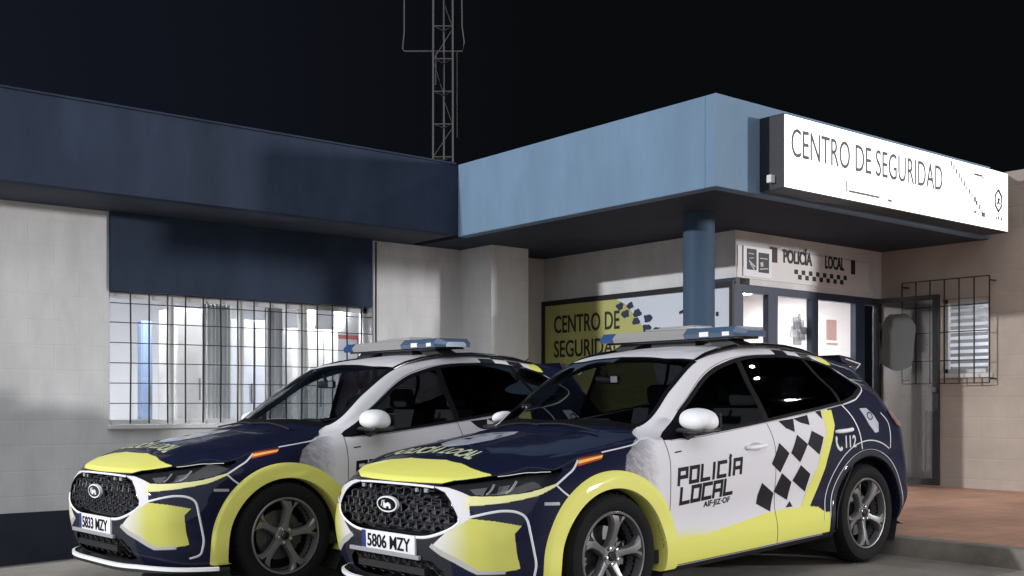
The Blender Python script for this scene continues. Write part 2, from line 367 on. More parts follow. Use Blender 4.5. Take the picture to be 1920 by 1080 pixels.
# grey patches painted for the dark reflections in the leaf's glass
def blob(cx, cz, rx, rz, n=36, jag=.06):
    return [(cx+rx*(1+jag*math.sin(5*t)+jag*.7*math.sin(9*t+1))*math.copysign(abs(math.cos(t))**.7, math.cos(t)), cz+rz*(1+jag*.5*math.sin(7*t))*math.copysign(abs(math.sin(t))**.6, math.sin(t))) for t in [2*math.pi*k/n for k in range(n)]]
MB().prism(blob(-.33, 1.82, .24, .36), -.0075, -.005, 'X').prism(blob(-.06, 1.80, .045, .28), -.0075, -.005, 'X').build('reflection_patch', mat('grey_reflection', (.085, .088, .085), .6, spec=.1), door)

# barred window of the right hand wall
rw = B(MB().box((13.04, CY0, CZ0), (13.09, CY0+.05, CZ1)).box((13.04, CY1-.05, CZ0), (13.09, CY1, CZ1)).box((13.04, CY0, CZ1-.05), (13.09, CY1, CZ1)).box((13.04, CY0, CZ0), (13.09, CY1, CZ0+.05)).build('window', M['stucco']))
MB().box((13.06, CY0+.03, CZ0+.03), (13.066, CY1-.03, CZ1-.03)).build('pane', M['pane'], rw)
mb = MB()
for z in np.arange(CZ0+.08, CZ1-.04, .085): mb.quad([(13.13, CY0, z), (13.13, CY1, z), (13.19, CY1, z+.045), (13.19, CY0, z+.045)])
mb.build('blind', M['paper'], rw)
room_r = B(MB().box((14.2, 6.2, 1.4), (14.3, 7.9, 3.0)).build('inner_wall', mat('lit_inner_wall', (.22, .22, .23), .8)))
ceil_lamp((13.75, 7.0, 2.95), .5, .9, 6, 'rectangular white ceiling lamp behind the small right window')
B(MB().box((13.2, 6.1, 3.0), (14.4, 8.0, 3.05)).box((13.2, 6.1, 1.3), (14.4, 8.0, 1.35)).box((13.2, 6.1, 1.3), (14.4, 6.15, 3.05)).box((13.2, 7.95, 1.3), (14.4, 8.0, 3.05)).build('inner_ceiling', M['white_room']))
gr = MB(); GY0, GY1, GZ0, GZ1 = 6.63, 7.78, 1.67, 2.95
for y in np.linspace(GY0, GY1, 7): gr.tube([(12.80, y, GZ0), (12.80, y, GZ1)], .010, 6)
for z in (GZ0, 1.95, 2.3, 2.62, GZ1): gr.tube([(12.80, GY0, z), (12.80, GY1, z)], .007, 6)
for y in (GY0, GY1):
    for z in (GZ0+.05, GZ1-.05): gr.tube([(12.80, y, z), (12.96, y, z)], .011, 6)
gr.build('window_grille', M['black_metal'], rw)
B(MB().box((12.90, CY0-.06, CZ0-.06), (12.97, CY1+.05, CZ0-.01), .005).build('window_sill', M['stucco']))

# ------------------------------------------------------------------ signs
sg = empty('illuminated_sign', (8.41, 6.31, 3.40), 'long glowing white sign box reading CENTRO DE SEGURIDAD on the canopy edge', 'sign')
SW, SH = 4.20, .69
MB().box((0, .004, 0), (SW, .277, SH), .006).build('sign_box', mat('sign_box_black', (.012, .013, .018), .5), sg)
MB().box((.012, -.004, .012), (SW-.012, .003, SH-.012)).build('light_panel', mat('lit_acrylic', (.9, .9, .88), .4, emit=(1.0, .985, .96), estr=1.5), sg)
sl = mat('sign_lettering', (.07, .07, .08), .6)
def text_obj(txt, h, loc, m, parent, name='lettering', xs=1, bold=0, spacing=1, plane='XZ', thick=.004, size_is_cap=True):
    V, F = text_mesh(txt, h/.72, bold=bold, spacing=spacing, xs=xs)
    if plane == 'XZ': P = [(x, -.0, y) for x, y in V]; off = Vector((0, -thick, 0))
    else: P = [(0, -x, y) for x, y in V]; off = Vector((-thick, 0, 0))
    n = len(P); P2 = [tuple(Vector(p)+off) for p in P]
    o = mesh_obj(name, P+P2, F+[tuple(i+n for i in f[::-1]) for f in F], m, parent)
    o.location = loc; return o
def width(txt, h, spacing=1):
    V, F = text_mesh(txt, h/.72, spacing=spacing); return max(v[0] for v in V)
def fit_text(txt, h, w, loc, m, parent, plane='XZ', bold=0, spacing=1, name='lettering'):
    return text_obj(txt, h, loc, m, parent, name, xs=w/width(txt, h, spacing), bold=bold, spacing=spacing, plane=plane)
fit_text('CENTRO DE SEGURIDAD', .275, 2.66, (.09, -.006, .305), sl, sg, bold=-.001)
fit_text("Ajuntament   Municipal", .06, .8, (1.1, -.006, .13), sl, sg, bold=-.0005, name='small_lettering') if 0 else None
pl = mat('sign_faint_print', (.10, .10, .12), .6)
MB().box((1.02, -.008, .082), (1.55, -.005, .104)).box((.97, -.008, .08), (.985, -.005, .19)).box((1.70, -.008, .07), (1.77, -.005, .095)).build('rule', pl, sg)
mb = MB()
for q in range(14):                            # faint dashed diagonal rows of checks before the emblems
    x = 2.92+.055*q; z = .60-.037*q
    if z > .06: mb.box((x, -.008, z), (x+.026, -.005, z+.055))
mb.build('check_pattern', pl, sg)
mb = MB().box((3.42, -.008, .565), (3.60, -.005, .588)).box((3.43, -.008, .555), (3.57, -.005, .559)).box((3.60, -.008, .545), (3.63, -.005, .57))
mb.box((3.45, -.008, .24), (3.468, -.005, .42)).box((3.56, -.008, .24), (3.578, -.005, .42)).box((3.42, -.008, .14), (3.46, -.005, .175)).box((3.50, -.008, .13), (3.53, -.005, .145)).box((3.58, -.008, .12), (3.63, -.005, .17))
hexa = [(3.96+.075*math.sin(t), .34+.125*math.cos(t)) for t in [k*math.pi/3 for k in range(7)]]
mb.tube([(p[0], -.007, p[1]) for p in hexa], .013, 4).tube([(3.93, -.007, .30), (3.99, -.007, .36), (3.95, -.007, .37), (3.98, -.007, .30)], .010, 4)
for q in range(3): mb.box((3.90+.06*q, -.008, .12+.01*(q % 2)), (3.925+.06*q, -.005, .155+.01*(q % 2)))
mb.build('emblem', sl, sg)
MB().box((-.06, .10, .06), (-.002, .15, .13)).build('cable_box', M['stucco'], sg)

# board over the doors
bd = empty('sign_board', (10.02, 8.168, 2.86), 'white board reading POLICIA LOCAL above the glass doors', 'sign')
MB().box((0, -.014, 0), (2.62, 0, .37), .003).build('board', mat('white_board', (.70, .68, .68), .5), bd)
MB().box((0, -.012, .3702), (2.64, 0, .54)).build('upper_board', mat('cream_board', (.50, .47, .45), .6), bd) if 0 else None
bl = mat('black_print', (.015, .013, .016), .6)
fit_text('POLICÍA', .155, .56, (.83, -.017, .24), bl, bd, bold=.006)
fit_text('LOCAL', .155, .40, (1.66, -.017, .235), bl, bd, bold=.006)
MB().box((.60, -.017, .22), (.72, -.0142, .40)).box((2.22, -.017, .20), (2.31, -.0142, .38)).build('block_mark', mat('maroon_print', (.03, .012, .018), .6), bd)
mb = MB(); cs = .072
for q in range(15):
    z = .115 if q % 2 == 0 else .055
    mb.box((1.05+q*cs, -.017, z), (1.05+(q+1)*cs-.006, -.0142, z+.055), .004)
mb.build('check_pattern', bl, bd)
po = empty('notice', (10.10, 8.15, 2.88), 'small black and white photo notice at the left end of the white board', 'notice')
MB().box((0, -.012, 0), (.52, -.004, .35), .003).build('notice_sheet', M['paper'], po)
mb = MB()
for (x, z, w, h) in ((.06, .08, .17, .24), (.27, .06, .19, .23)): mb.box((x, -.016, z), (x+w, -.0125, z+h))
mb.build('photo_print', mat('dark_photo', (.03, .03, .035), .5), po)
mb = MB()
for (x, z, w, h, a) in ((.08, .14, .13, .018, -.5), (.10, .11, .10, .015, -.7), (.30, .13, .05, .05, .3), (.29, .10, .15, .012, .1), (.08, .26, .10, .01, 0), (.29, .22, .14, .01, 0), (.09, .21, .09, .008, .1)):
    c = (x+w/2, z+h/2); pts = [(-w/2, -h/2), (w/2, -h/2), (w/2, h/2), (-w/2, h/2)]
    mb.prism([(c[0]+px*math.cos(a)-pz*math.sin(a), c[1]+px*math.sin(a)+pz*math.cos(a)) for px, pz in pts], -.019, -.0165)
mb.build('photo_highlight', mat('pale_photo', (.55, .55, .54), .5), po)

# yellow and white banner in a dark frame
bn = empty('banner', (9.985, 11.50, 1.05), 'yellow and white wall banner in a black frame reading CENTRO DE SEGURIDAD', 'banner')
BW, BH = 3.32, 1.70
def bx(y): return -y                           # along the wall, from its left end
MB().box((-.03, -BW, BH-.0), (.0, .0, BH+.065)).box((-.03, -.055, -.05), (0, 0, BH)).box((-.03, -BW, -.05), (0, -BW+.05, BH)).box((-.03, -BW+.05, -.05), (0, -.055, .0)).build('banner_frame', M['black_metal'], bn)
MB().box((-.008, -BW+.05, 0), (0, -.055, BH)).build('white_field', mat('banner_white', (.62, .66, .74), .5), bn)
MB().prism([(-.056, .002), (-2.35, .002), (-1.92, BH-.40), (-1.60, BH-.08), (-1.42, BH-.002), (-.056, BH-.002)], -.011, -.0085, 'X').build('yellow_field', mat('banner_yellow', (.44, .44, .15), .5), bn)
fit_text('CENTRO DE', .235, 1.25, (-.014, -.24, 1.325), bl, bn, plane='YZ', bold=.004)
fit_text('SEGURIDAD', .225, 1.30, (-.014, -.24, 1.00), bl, bn, plane='YZ', bold=.004)
mb = MB()
for (a, z, r_) in ((1.50, 1.60, .055), (1.68, 1.60, .05), (1.60, 1.50, .06), (1.80, 1.50, .06), (1.98, 1.42, .06), (1.78, 1.40, .055), (1.96, 1.30, .06), (2.14, 1.26, .055), (2.12, 1.14, .05), (1.92, 1.20, .06), (2.28, 1.08, .045), (2.06, 1.04, .04), (2.26, 1.22, .03)):
    pts = [(-a+r_*1.15*math.cos(t)*(1+.25*math.sin(3*t+a*9)), z+r_*.85*math.sin(t)*(1+.2*math.cos(4*t+z*7))) for t in [k*math.pi/7 for k in range(14)]]
    mb.prism(pts, -.015, -.0115, 'X')
mb.build('navy_splashes', mat('navy_print', (.02, .03, .07), .5), bn)
MB().prism([(-2.56, .9), (-2.78, .9), (-2.78, 1.36), (-2.70, 1.44), (-2.60, 1.42), (-2.56, 1.30)], -.015, -.0085, 'X').build('beige_figure', mat('beige_print', (.50, .42, .32), .5), bn)
MB().prism([(-2.50, 1.47), (-2.60, 1.50), (-2.78, 1.50), (-2.78, 1.47), (-2.62, 1.465), (-2.50, 1.44)], -.018, -.0155, 'X').build('dark_arch_mark', bl, bn)
MB().box((-.0125, -3.10, 1.38), (-.009, -3.06, 1.43)).tube([(-.011, -3.02, .80), (-.011, -3.06, .92), (-.011, -3.08, 1.05), (-.011, -3.06, 1.12)], .008, 4).build('small_marks', bl, bn)

# ------------------------------------------------------------------ radio mast on the roof behind
ms = empty('radio_mast', (12.42, 17.2, 4.0), 'slim galvanised lattice radio mast with a square antenna loop rising behind the roof', 'mast', rot=(0, 0, R(-39)))
h = 13.0; a = .19
legs = [(-a, -.12), (a, -.12), (0, .2)]
for lx, ly in legs:
    MB().tube([(lx, ly, 0), (lx*.97, ly, 5), (lx*.7, ly*.8, h)], .019, 6).build('mast_leg', M['mast'], ms, smooth=True)
mb = MB(); z = .25; k = 0
while z < h-.5:
    f_ = 1-.3*z/h
    for i in range(3):
        p, q = legs[i], legs[(i+1) % 3]
        mb.tube([(p[0]*f_, p[1]*f_, z), (q[0]*f_, q[1]*f_, z)], .011, 6)
    mb.tube([(legs[k % 3][0]*f_, legs[k % 3][1]*f_, z), (legs[(k+1) % 3][0]*f_, legs[(k+1) % 3][1]*f_, z+.55)], .007, 6)
    z += .62; k += 1
mb.build('mast_rung', M['mast'], ms, smooth=True)
MB().tube([(-.74, -.05, 6.6), (-.74, -.05, 4.5), (-.77, -.05, 4.18), (-.74, -.05, 4.13), (.37, -.05, 4.13), (.40, -.05, 4.3), (.36, -.05, 4.6), (.34, -.05, 6.6)], .013, 6).build('antenna_loop', M['mast'], ms, smooth=True)
MB().tube([(.26, -.05, 4.13), (.26, -.02, 2.5)], .012, 6).tube([(-.14, 0, 4.13), (-.15, 0, 3.5)], .016, 6).build('feed_cable', M['black_metal'], ms, smooth=True)
# ---- body control grid: columns run round the half car from nose to tail, rows from sill to centreline
CG = [
 # r0            r1             r2             r3             r4             r5             r6             r7             r8             r9             r10
 [(.30,0,.20),(.10,0,.20),(.04,0,.29),(.00,0,.42),(.00,0,.60),(.015,0,.74),(.05,0,.815),(.10,0,.86),(.20,0,.90),(.33,0,.94),(.45,0,.965)],
 [(.30,.3,.20),(.11,.3,.20),(.05,.3,.29),(.01,.3,.42),(.01,.3,.60),(.03,.3,.74),(.07,.3,.815),(.13,.28,.865),(.24,.20,.91),(.37,.12,.95),(.50,0,.975)],
 [(.32,.5,.20),(.14,.55,.20),(.08,.55,.29),(.045,.56,.43),(.045,.57,.60),(.075,.56,.74),(.13,.54,.815),(.20,.47,.875),(.31,.34,.925),(.44,.18,.96),(.57,0,.99)],
 [(.40,.6,.20),(.24,.76,.205),(.18,.78,.30),(.145,.78,.44),(.15,.77,.61),(.20,.745,.75),(.27,.70,.83),(.33,.61,.90),(.42,.43,.95),(.53,.22,.985),(.65,0,1.005)],
 [(.50,.6,.20),(.38,.87,.215),(.34,.895,.31),(.32,.885,.45),(.33,.87,.62),(.38,.84,.77),(.44,.78,.87),(.48,.68,.93),(.55,.48,.97),(.64,.25,1.0),(.75,0,1.02)],
 [(.65,.6,.20),(.60,.905,.22),(.60,.93,.33),(.60,.925,.48),(.60,.915,.65),(.62,.885,.81),(.65,.82,.905),(.67,.70,.957),(.72,.50,.99),(.79,.26,1.02),(.87,0,1.04)],
 [(.95,.6,.20),(.93,.91,.22),(.93,.935,.34),(.93,.935,.50),(.93,.925,.68),(.93,.90,.86),(.93,.84,.945),(.94,.72,.985),(.96,.50,1.02),(.99,.26,1.045),(1.02,0,1.06)],
 [(1.3,.6,.20),(1.28,.90,.225),(1.28,.925,.34),(1.28,.92,.50),(1.28,.92,.70),(1.28,.91,.89),(1.28,.86,.985),(1.27,.73,1.03),(1.24,.52,1.06),(1.21,.27,1.075),(1.19,0,1.08)],
 [(1.5,.6,.20),(1.5,.90,.225),(1.5,.92,.34),(1.5,.91,.50),(1.5,.92,.71),(1.5,.915,.90),(1.5,.87,1.01),(1.47,.76,1.065),(1.45,.67,1.09),(1.42,.35,1.18),(1.40,0,1.20)],
 [(1.8,.6,.20),(1.8,.90,.23),(1.8,.92,.34),(1.8,.90,.50),(1.8,.92,.72),(1.8,.92,.91),(1.8,.875,1.03),(1.79,.755,1.18),(1.77,.645,1.315),(1.72,.35,1.35),(1.68,0,1.36)],
 [(2.1,.6,.20),(2.1,.90,.235),(2.1,.92,.345),(2.1,.90,.50),(2.1,.92,.73),(2.1,.92,.92),(2.1,.875,1.055),(2.1,.735,1.30),(2.085,.605,1.49),(2.05,.35,1.53),(2.02,0,1.54)],
 [(2.4,.6,.20),(2.4,.90,.24),(2.4,.92,.35),(2.4,.90,.51),(2.4,.92,.74),(2.4,.92,.93),(2.4,.875,1.08),(2.4,.735,1.34),(2.4,.605,1.545),(2.4,.36,1.59),(2.4,0,1.605)],
 [(2.9,.6,.20),(2.9,.90,.25),(2.9,.92,.36),(2.9,.90,.52),(2.9,.92,.76),(2.9,.92,.95),(2.9,.875,1.13),(2.9,.735,1.36),(2.9,.60,1.565),(2.9,.36,1.612),(2.9,0,1.63)],
 [(3.4,.6,.20),(3.4,.90,.255),(3.4,.925,.37),(3.4,.915,.54),(3.4,.925,.78),(3.4,.92,.98),(3.4,.87,1.18),(3.4,.725,1.37),(3.4,.585,1.535),(3.4,.35,1.585),(3.4,0,1.605)],
 [(3.75,.6,.22),(3.75,.91,.26),(3.75,.935,.38),(3.75,.935,.55),(3.75,.93,.78),(3.75,.92,.99),(3.76,.85,1.21),(3.78,.70,1.37),(3.80,.57,1.485),(3.8,.34,1.545),(3.8,0,1.565)],
 [(4.08,.6,.24),(4.06,.90,.27),(4.08,.925,.39),(4.08,.925,.56),(4.07,.92,.79),(4.06,.905,.99),(4.05,.825,1.17),(4.04,.70,1.32),(4.04,.56,1.445),(4.08,.34,1.515),(4.08,0,1.54)],
 [(4.15,.5,.26),(4.20,.84,.28),(4.28,.88,.40),(4.30,.88,.57),(4.28,.87,.79),(4.25,.85,.99),(4.18,.79,1.11),(4.13,.665,1.265),(4.13,.54,1.405),(4.18,.33,1.48),(4.20,0,1.495)],
 [(4.2,.4,.28),(4.30,.72,.29),(4.40,.75,.41),(4.44,.76,.57),(4.42,.76,.77),(4.38,.755,.95),(4.31,.71,1.06),(4.22,.62,1.20),(4.19,.52,1.345),(4.225,.33,1.44),(4.235,0,1.465)],
 [(4.2,.2,.28),(4.37,.40,.29),(4.47,.40,.41),(4.51,.40,.57),(4.49,.40,.77),(4.45,.40,.95),(4.40,.40,1.06),(4.33,.40,1.19),(4.27,.38,1.32),(4.245,.25,1.42),(4.245,0,1.455)],
 [(4.2,0,.28),(4.38,0,.29),(4.48,0,.41),(4.52,0,.57),(4.50,0,.77),(4.46,0,.95),(4.41,0,1.06),(4.34,0,1.19),(4.28,0,1.32),(4.25,0,1.42),(4.25,0,1.45)],
]
CG = np.array(CG, float)                    # (20, 11, 3)

def hermite_mats(n, t, knots):
    """rows of weights: value at params t (0..n-1) of a non-uniform Catmull-Rom through n points with the given knot spacing"""
    W = np.zeros((len(t), n))
    i = np.clip(np.floor(t).astype(int), 0, n-2); f = t - i
    h = np.diff(knots)
    h00 = 2*f**3-3*f**2+1; h10 = f**3-2*f**2+f; h01 = -2*f**3+3*f**2; h11 = f**3-f**2
    D = np.zeros((n, n))                    # tangent matrix
    for k in range(n):
        if k == 0: D[0,0], D[0,1] = -1/h[0], 1/h[0]
        elif k == n-1: D[k,k-1], D[k,k] = -1/h[-1], 1/h[-1]
        else:
            a, b = h[k-1], h[k]
            D[k,k-1] = -b/(a*(a+b)); D[k,k] = (b-a)/(a*b); D[k,k+1] = a/(b*(a+b))
    r = np.arange(len(t))
    W[r, i] += h00; W[r, i+1] += h01
    W += (h10*h[i])[:,None]*D[i] + (h11*h[i])[:,None]*D[i+1]
    return W

KC = np.concatenate([[0], np.cumsum(np.linalg.norm(np.diff(CG[:,4],axis=0),axis=1))])
KR = np.concatenate([[0], np.cumsum(np.linalg.norm(np.diff(CG[10],axis=0),axis=1))])

def surf(v, u):
    """points at paired params v (column 0..19), u (row 0..10)"""
    v = np.asarray(v,float).ravel(); u = np.asarray(u,float).ravel()
    A = hermite_mats(len(CG), v, KC); B = hermite_mats(11, u, KR)
    P = np.einsum('ic,crk,ir->ik', A, CG, B)
    P[:,1] = np.maximum(P[:,1], 0)
    return P
def grid(vs, us):
    A = hermite_mats(len(CG), vs, KC); B = hermite_mats(11, us, KR)
    P = np.einsum('ic,crk,jr->ijk', A, CG, B); P[:,:,1] = np.maximum(P[:,:,1],0)
    return P
# ------------------------------------------------------------------ the patrol car: one smooth body surface cut into its panels
NAVY = (.0065, .0085, .027); WHITE = (.64, .62, .65); YEL = (.69, .67, .155); BLK = (.012, .012, .015)
def interp(x, pts): return np.interp(x, [p[0] for p in pts], [p[1] for p in pts])
def inside(v, u, poly):
    v = np.asarray(v); u = np.asarray(u); c = np.zeros(v.shape, bool); n = len(poly)
    for i in range(n):
        (x0, y0), (x1, y1) = poly[i], poly[(i+1) % n]
        if y0 == y1: continue
        m = ((u < y0) != (u < y1)) & (v < (x1-x0)*(u-y0)/(y1-y0)+x0); c ^= m
    return c
# outlines in body parameters (column along the car, row up the car)
HOODLINE = [(0, 5.97), (1.41, 6.02), (1.76, 6.22), (2.68, 6.40), (3.87, 6.36), (4.6, 5.86), (5.43, 6.15), (6.1, 6.12), (6.82, 6.18), (7.75, 7.9)]
P_GRILLE = [(-1, 5.78), (1.25, 5.68), (1.60, 5.40), (1.84, 4.88), (2.06, 4.30), (2.07, 4.08), (1.74, 3.80), (1.2, 3.56), (.6, 3.53), (-1, 3.53)]
P_FRAME = [(1.26, 5.78), (1.64, 5.76), (1.90, 5.57), (2.30, 5.20), (2.34, 4.77), (2.40, 4.26), (1.74, 3.70), (1.70, 3.78), (2.07, 4.08), (2.06, 4.30), (1.84, 4.88), (1.60, 5.40), (1.25, 5.68)]
P_LAMP = [(1.30, 5.92), (1.75, 6.26), (2.68, 6.44), (3.89, 6.12), (4.66, 5.84), (4.85, 5.86), (4.88, 5.70), (4.55, 5.30), (4.32, 5.17), (3.73, 5.11), (3.19, 5.11), (2.54, 5.22), (2.29, 5.27), (2.01, 5.5), (1.68, 5.80)]
P_STRIP = [(2.27, 5.18), (2.8, 5.10), (3.33, 5.05), (3.96, 5.04), (4.32, 5.10), (4.62, 5.14), (4.62, 5.02), (4.17, 4.86), (3.75, 4.82), (3.09, 4.76), (2.36, 4.74)]
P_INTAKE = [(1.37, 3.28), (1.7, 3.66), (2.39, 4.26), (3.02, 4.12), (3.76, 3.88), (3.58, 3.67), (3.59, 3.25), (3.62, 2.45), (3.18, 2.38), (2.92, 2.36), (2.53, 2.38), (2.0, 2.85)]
P_LOWGR = [(-1, 2.72), (1.30, 2.72), (1.62, 2.35), (1.75, 1.75), (1.3, 1.45), (-1, 1.38)]
CLINE = [(2.36, 4.30), (2.87, 4.44), (3.25, 4.47), (3.6, 4.38), (3.86, 4.15), (3.99, 3.71), (4.06, 2.97), (4.04, 2.4), (3.86, 1.9), (3.5, 1.72)]
P_WIN = [(7.75, 6.10), (8.3, 6.66), (8.95, 7.14), (9.68, 7.36), (10.41, 7.55), (11.13, 7.70), (11.61, 7.77), (12.36, 7.79), (13.02, 7.76), (13.50, 7.50), (13.82, 6.90), (13.93, 6.25), (13.5, 6.05), (13.07, 6.0), (12.45, 5.98), (11.44, 5.99), (9.79, 5.96), (8.36, 5.97)]
P_WS = [(7.95, 8.06), (7.7, 8.45), (7.45, 9.0), (7.36, 9.6), (7.36, 10.2), (9.98, 10.2), (9.96, 9.6), (9.90, 8.8), (9.93, 8.3), (10.02, 8.04), (9.3, 8.02), (8.6, 8.02)]
P_RW = [(16.3, 6.5), (19.5, 6.5), (19.5, 8.75), (17.2, 8.7), (16.5, 8.2), (16.2, 7.4)]
P_SILL = [(7.0, 2.40), (8.14, 2.40), (8.94, 2.39), (10.25, 2.64), (11.05, 2.77), (11.39, 2.79), (11.97, 2.77), (12.25, 2.62), (12.4, 2.36), (12.66, 2.24), (12.72, 1.22), (7.0, 1.12)]
P_STRIPE = [(12.46, 5.86), (12.70, 5.82), (12.70, 5.28), (12.56, 4.66), (12.42, 3.85), (12.27, 3.31), (12.05, 2.70), (11.86, 2.78), (12.01, 3.3), (12.23, 3.9), (12.34, 4.59), (12.48, 5.17)]
ARCH_F = (.945, .305, .445); ARCH_R = (3.665, .335, .445)

def srow(v, n=None): return None
def surf_n(v, u, side=-1):
    v = np.atleast_1d(np.asarray(v, float)); u = np.atleast_1d(np.asarray(u, float)); e = 1e-2
    P = surf(v, u)
    def q(v_, u_):
        A = hermite_mats(len(CG), np.clip(v_, 0, 19), KC); B_ = hermite_mats(11, np.clip(u_, 0, 10), KR)
        return np.einsum('ic,crk,ir->ik', A, CG, B_)
    dv = q(v+e, u)-q(v-e, u); du = q(v, u+e)-q(v, u-e)
    N = -np.cross(dv, du); N /= np.linalg.norm(N, axis=1)[:, None]+1e-12
    P = P.copy(); P[:, 1] *= side; N[:, 1] *= side
    return P, N
def arc_samples(knots, step, refine=None):
    out = []
    for i in range(len(knots)-1):
        s_ = step if refine is None else refine(i)
        n_ = max(3, int(round((knots[i+1]-knots[i])/s_))); out += list(i+np.arange(n_)/n_)
    return np.array(out+[len(knots)-1.0])
VS = arc_samples(KC, .011, lambda i: .0045 if i < 5 else (.008 if i < 13 else .012))
US = arc_samples(KR, .0068)
GP = grid(VS, US)
dV = np.gradient(GP, axis=0); dU = np.gradient(GP, axis=1)
GN = -np.cross(dV, dU); GN /= np.linalg.norm(GN, axis=2)[:, :, None]+1e-12
GN[:, -1, 1] = 0; GN[0, :, 1] = 0; GN[-1, :, 1] = 0; GN /= np.linalg.norm(GN, axis=2)[:, :, None]+1e-12
NV, NU = len(VS), len(US)
VV, UU = np.meshgrid(VS, US, indexing='ij')

# livery as real paint colours, one per vertex
def noise2(x, z, k):
    a = np.sin(x*k+1.3*np.sin(z*k*.7))*np.cos(z*k*1.1+.8*np.sin(x*k*.6)); return a
C = np.empty(VV.shape+(3,)); C[:] = WHITE
fb = interp(UU, [(0, 6.3), (4.9, 6.36), (5.61, 6.50), (6.28, 6.82), (7.9, 7.8), (8.05, 7.98), (10, 9)])
navy = VV < fb
C[navy] = NAVY
# pixelated fade from navy to white behind the front wing line
gx, gz_ = np.floor((GP[..., 0]+.9*GP[..., 2])/.012), np.floor((GP[..., 2]-.6*GP[..., 0])/.034)   # slanted dashes
hsh = np.abs(np.sin(gx*12.9898+gz_*78.233)*43758.5453) % 1
fade = (VV >= fb) & (VV < 7.75) & (UU < 6.3)
fr_ = np.clip((VV-fb)/(7.75-fb), 0, 1)
tone = np.clip(fr_*1.35+.42*(hsh-.5)*(1-fr_)**.7+.12, 0, 1)[..., None]**1.2
C[fade] = (np.array(NAVY)*.6+.25*np.array(WHITE))*(1-tone[fade])+np.array(WHITE)*tone[fade]
# tail half navy
sr = interp(UU, [(0, 12.7), (2.4, 12.0), (2.75, 12.0), (3.3, 12.2), (3.88, 12.36), (4.6, 12.5), (5.3, 12.62), (6.2, 12.6), (7.7, 13.3), (8.6, 13.5), (10, 13.9)])
C[VV > sr] = NAVY
C[(UU > 7.6) & (VV > 13.3) & (VV < 13.62) & (UU < 8.6)] = YEL
gy = (UU > 7.66) & (UU < 8.6) & (VV > 12.1) & (VV < 13.3)
C[gy & (((VV-12.1)//.33).astype(int) % 2 == (UU > 8.12))] = BLK
C[inside(VV, UU, P_STRIPE)] = YEL
sill = inside(VV, UU, P_SILL); C[sill] = YEL
sf = (UU >= 2.3) & (UU < 3.3) & (VV > 7.4) & (VV < 10.5) & ~sill
k_ = np.clip(1-(UU-2.35)/.55, 0, 1)*np.clip((10.2-VV)/2, 0, 1); k_ = (k_**1.5)[..., None]
C[sf] = (C*(1-k_*.8)+np.array(YEL)*k_*.8)[sf]
# front end
C[(VV < 1.9) & (UU < 3.6)] = (.022, .022, .03)
C[inside(VV, UU, P_FRAME)] = WHITE
kf = np.clip((VV-2.15)/.25, 0, 1)*(np.abs(UU-4.95) < .3)
fm = inside(VV, UU, P_FRAME); C[fm] = (C*(1-.6*kf[..., None])+np.array(YEL)*.6*kf[..., None])[fm]
C[inside(VV, UU, P_STRIP)] = YEL
ik = inside(VV, UU, P_INTAKE); kk = np.clip((VV-1.5)/.9, .12, 1)[..., None]
C[ik] = (np.array(WHITE)*(1-kk)+np.array(YEL)*kk)[ik]
C[inside(VV, UU, [(1.30, 3.25), (1.37, 3.36), (2.05, 2.95), (2.56, 2.46), (2.9, 2.42), (3.2, 2.44), (3.2, 2.30), (2.5, 2.30), (1.95, 2.76)])] = (.42, .41, .40)
# yellow nose of the bonnet
hy = (UU > interp(VV, HOODLINE)) & (UU < interp(VV, [(0, 8.70), (1.08, 8.45), (1.86, 7.90), (2.72, 6.58), (2.8, 5)])) & (VV < 2.75)
C[hy] = YEL
C[(UU < 1.12) & (VV > 7)] = BLK
C[(UU < 1.30) & (VV <= 4.4)] = BLK
C[(UU < 2.0) & (VV > 14.9)] = BLK
C[(VV > 17.0) & (UU < 4.2) & (UU > 2)] = NAVY

# which panel each face belongs to
cv = (VS[:-1]+VS[1:])/2; cu_ = (US[:-1]+US[1:])/2
FV, FU = np.meshgrid(cv, cu_, indexing='ij')
FP = (GP[:-1, :-1]+GP[1:, :-1]+GP[1:, 1:]+GP[:-1, 1:])/4
hl = interp(FV, HOODLINE)
part = np.full(FV.shape, 'rear_quarter', dtype=object)
bseam = interp(FU, [(0, 11.3), (4, 11.25), (6, 11.22)])
part[(FU <= 6.02) & (FV < bseam)] = 'front_door'
rl = interp(FU, [(0, 12.75), (2.3, 12.7), (3.4, 13.0), (4.21, 13.54), (4.89, 13.45), (5.32, 13.35), (6.05, 13.0)])
part[(FU <= 6.02) & (FV >= bseam) & (FV < rl)] = 'rear_door'
part[(FU > 6.02)] = 'roof'
part[(FU > 6.02) & (FV > 13.75) & (FU < 7.9)] = 'rear_quarter'
part[(FU <= interp(FV, [(7.0, 6.3), (7.75, 6.1)])) & (FV < interp(FU, [(0, 7.6), (2, 7.6), (4, 7.72), (6.1, 7.75)]))] = 'front_wing'
part[(FU > hl) & (FV < 7.33) & ~((FV > 6.82) & (FU < interp(FV, [(6.82, 6.2), (7.75, 7.9)])))] = 'bonnet'
part[(FU <= hl) & (FV < interp(FU, [(0, 4.6), (4.6, 4.9), (5.05, 4.62), (6, 4.62)]))] = 'front_bumper'
part[(FU < 1.14) & (FV > 7.6) & (FV < 12.7)] = 'sill_trim'
part[(FV > 16.0) & (FU < 3.3)] = 'rear_bumper'
part[(FV > 16.6) & (FU >= 3.3) & (FU < 9)] = 'tailgate'
lampm = inside(FV, FU, P_LAMP); part[lampm] = 'headlight'
part[inside(FV, FU, P_WIN) & (FV < 11.15)] = 'front_side_window'
part[inside(FV, FU, P_WIN) & (FV >= 11.15)] = 'rear_side_window'
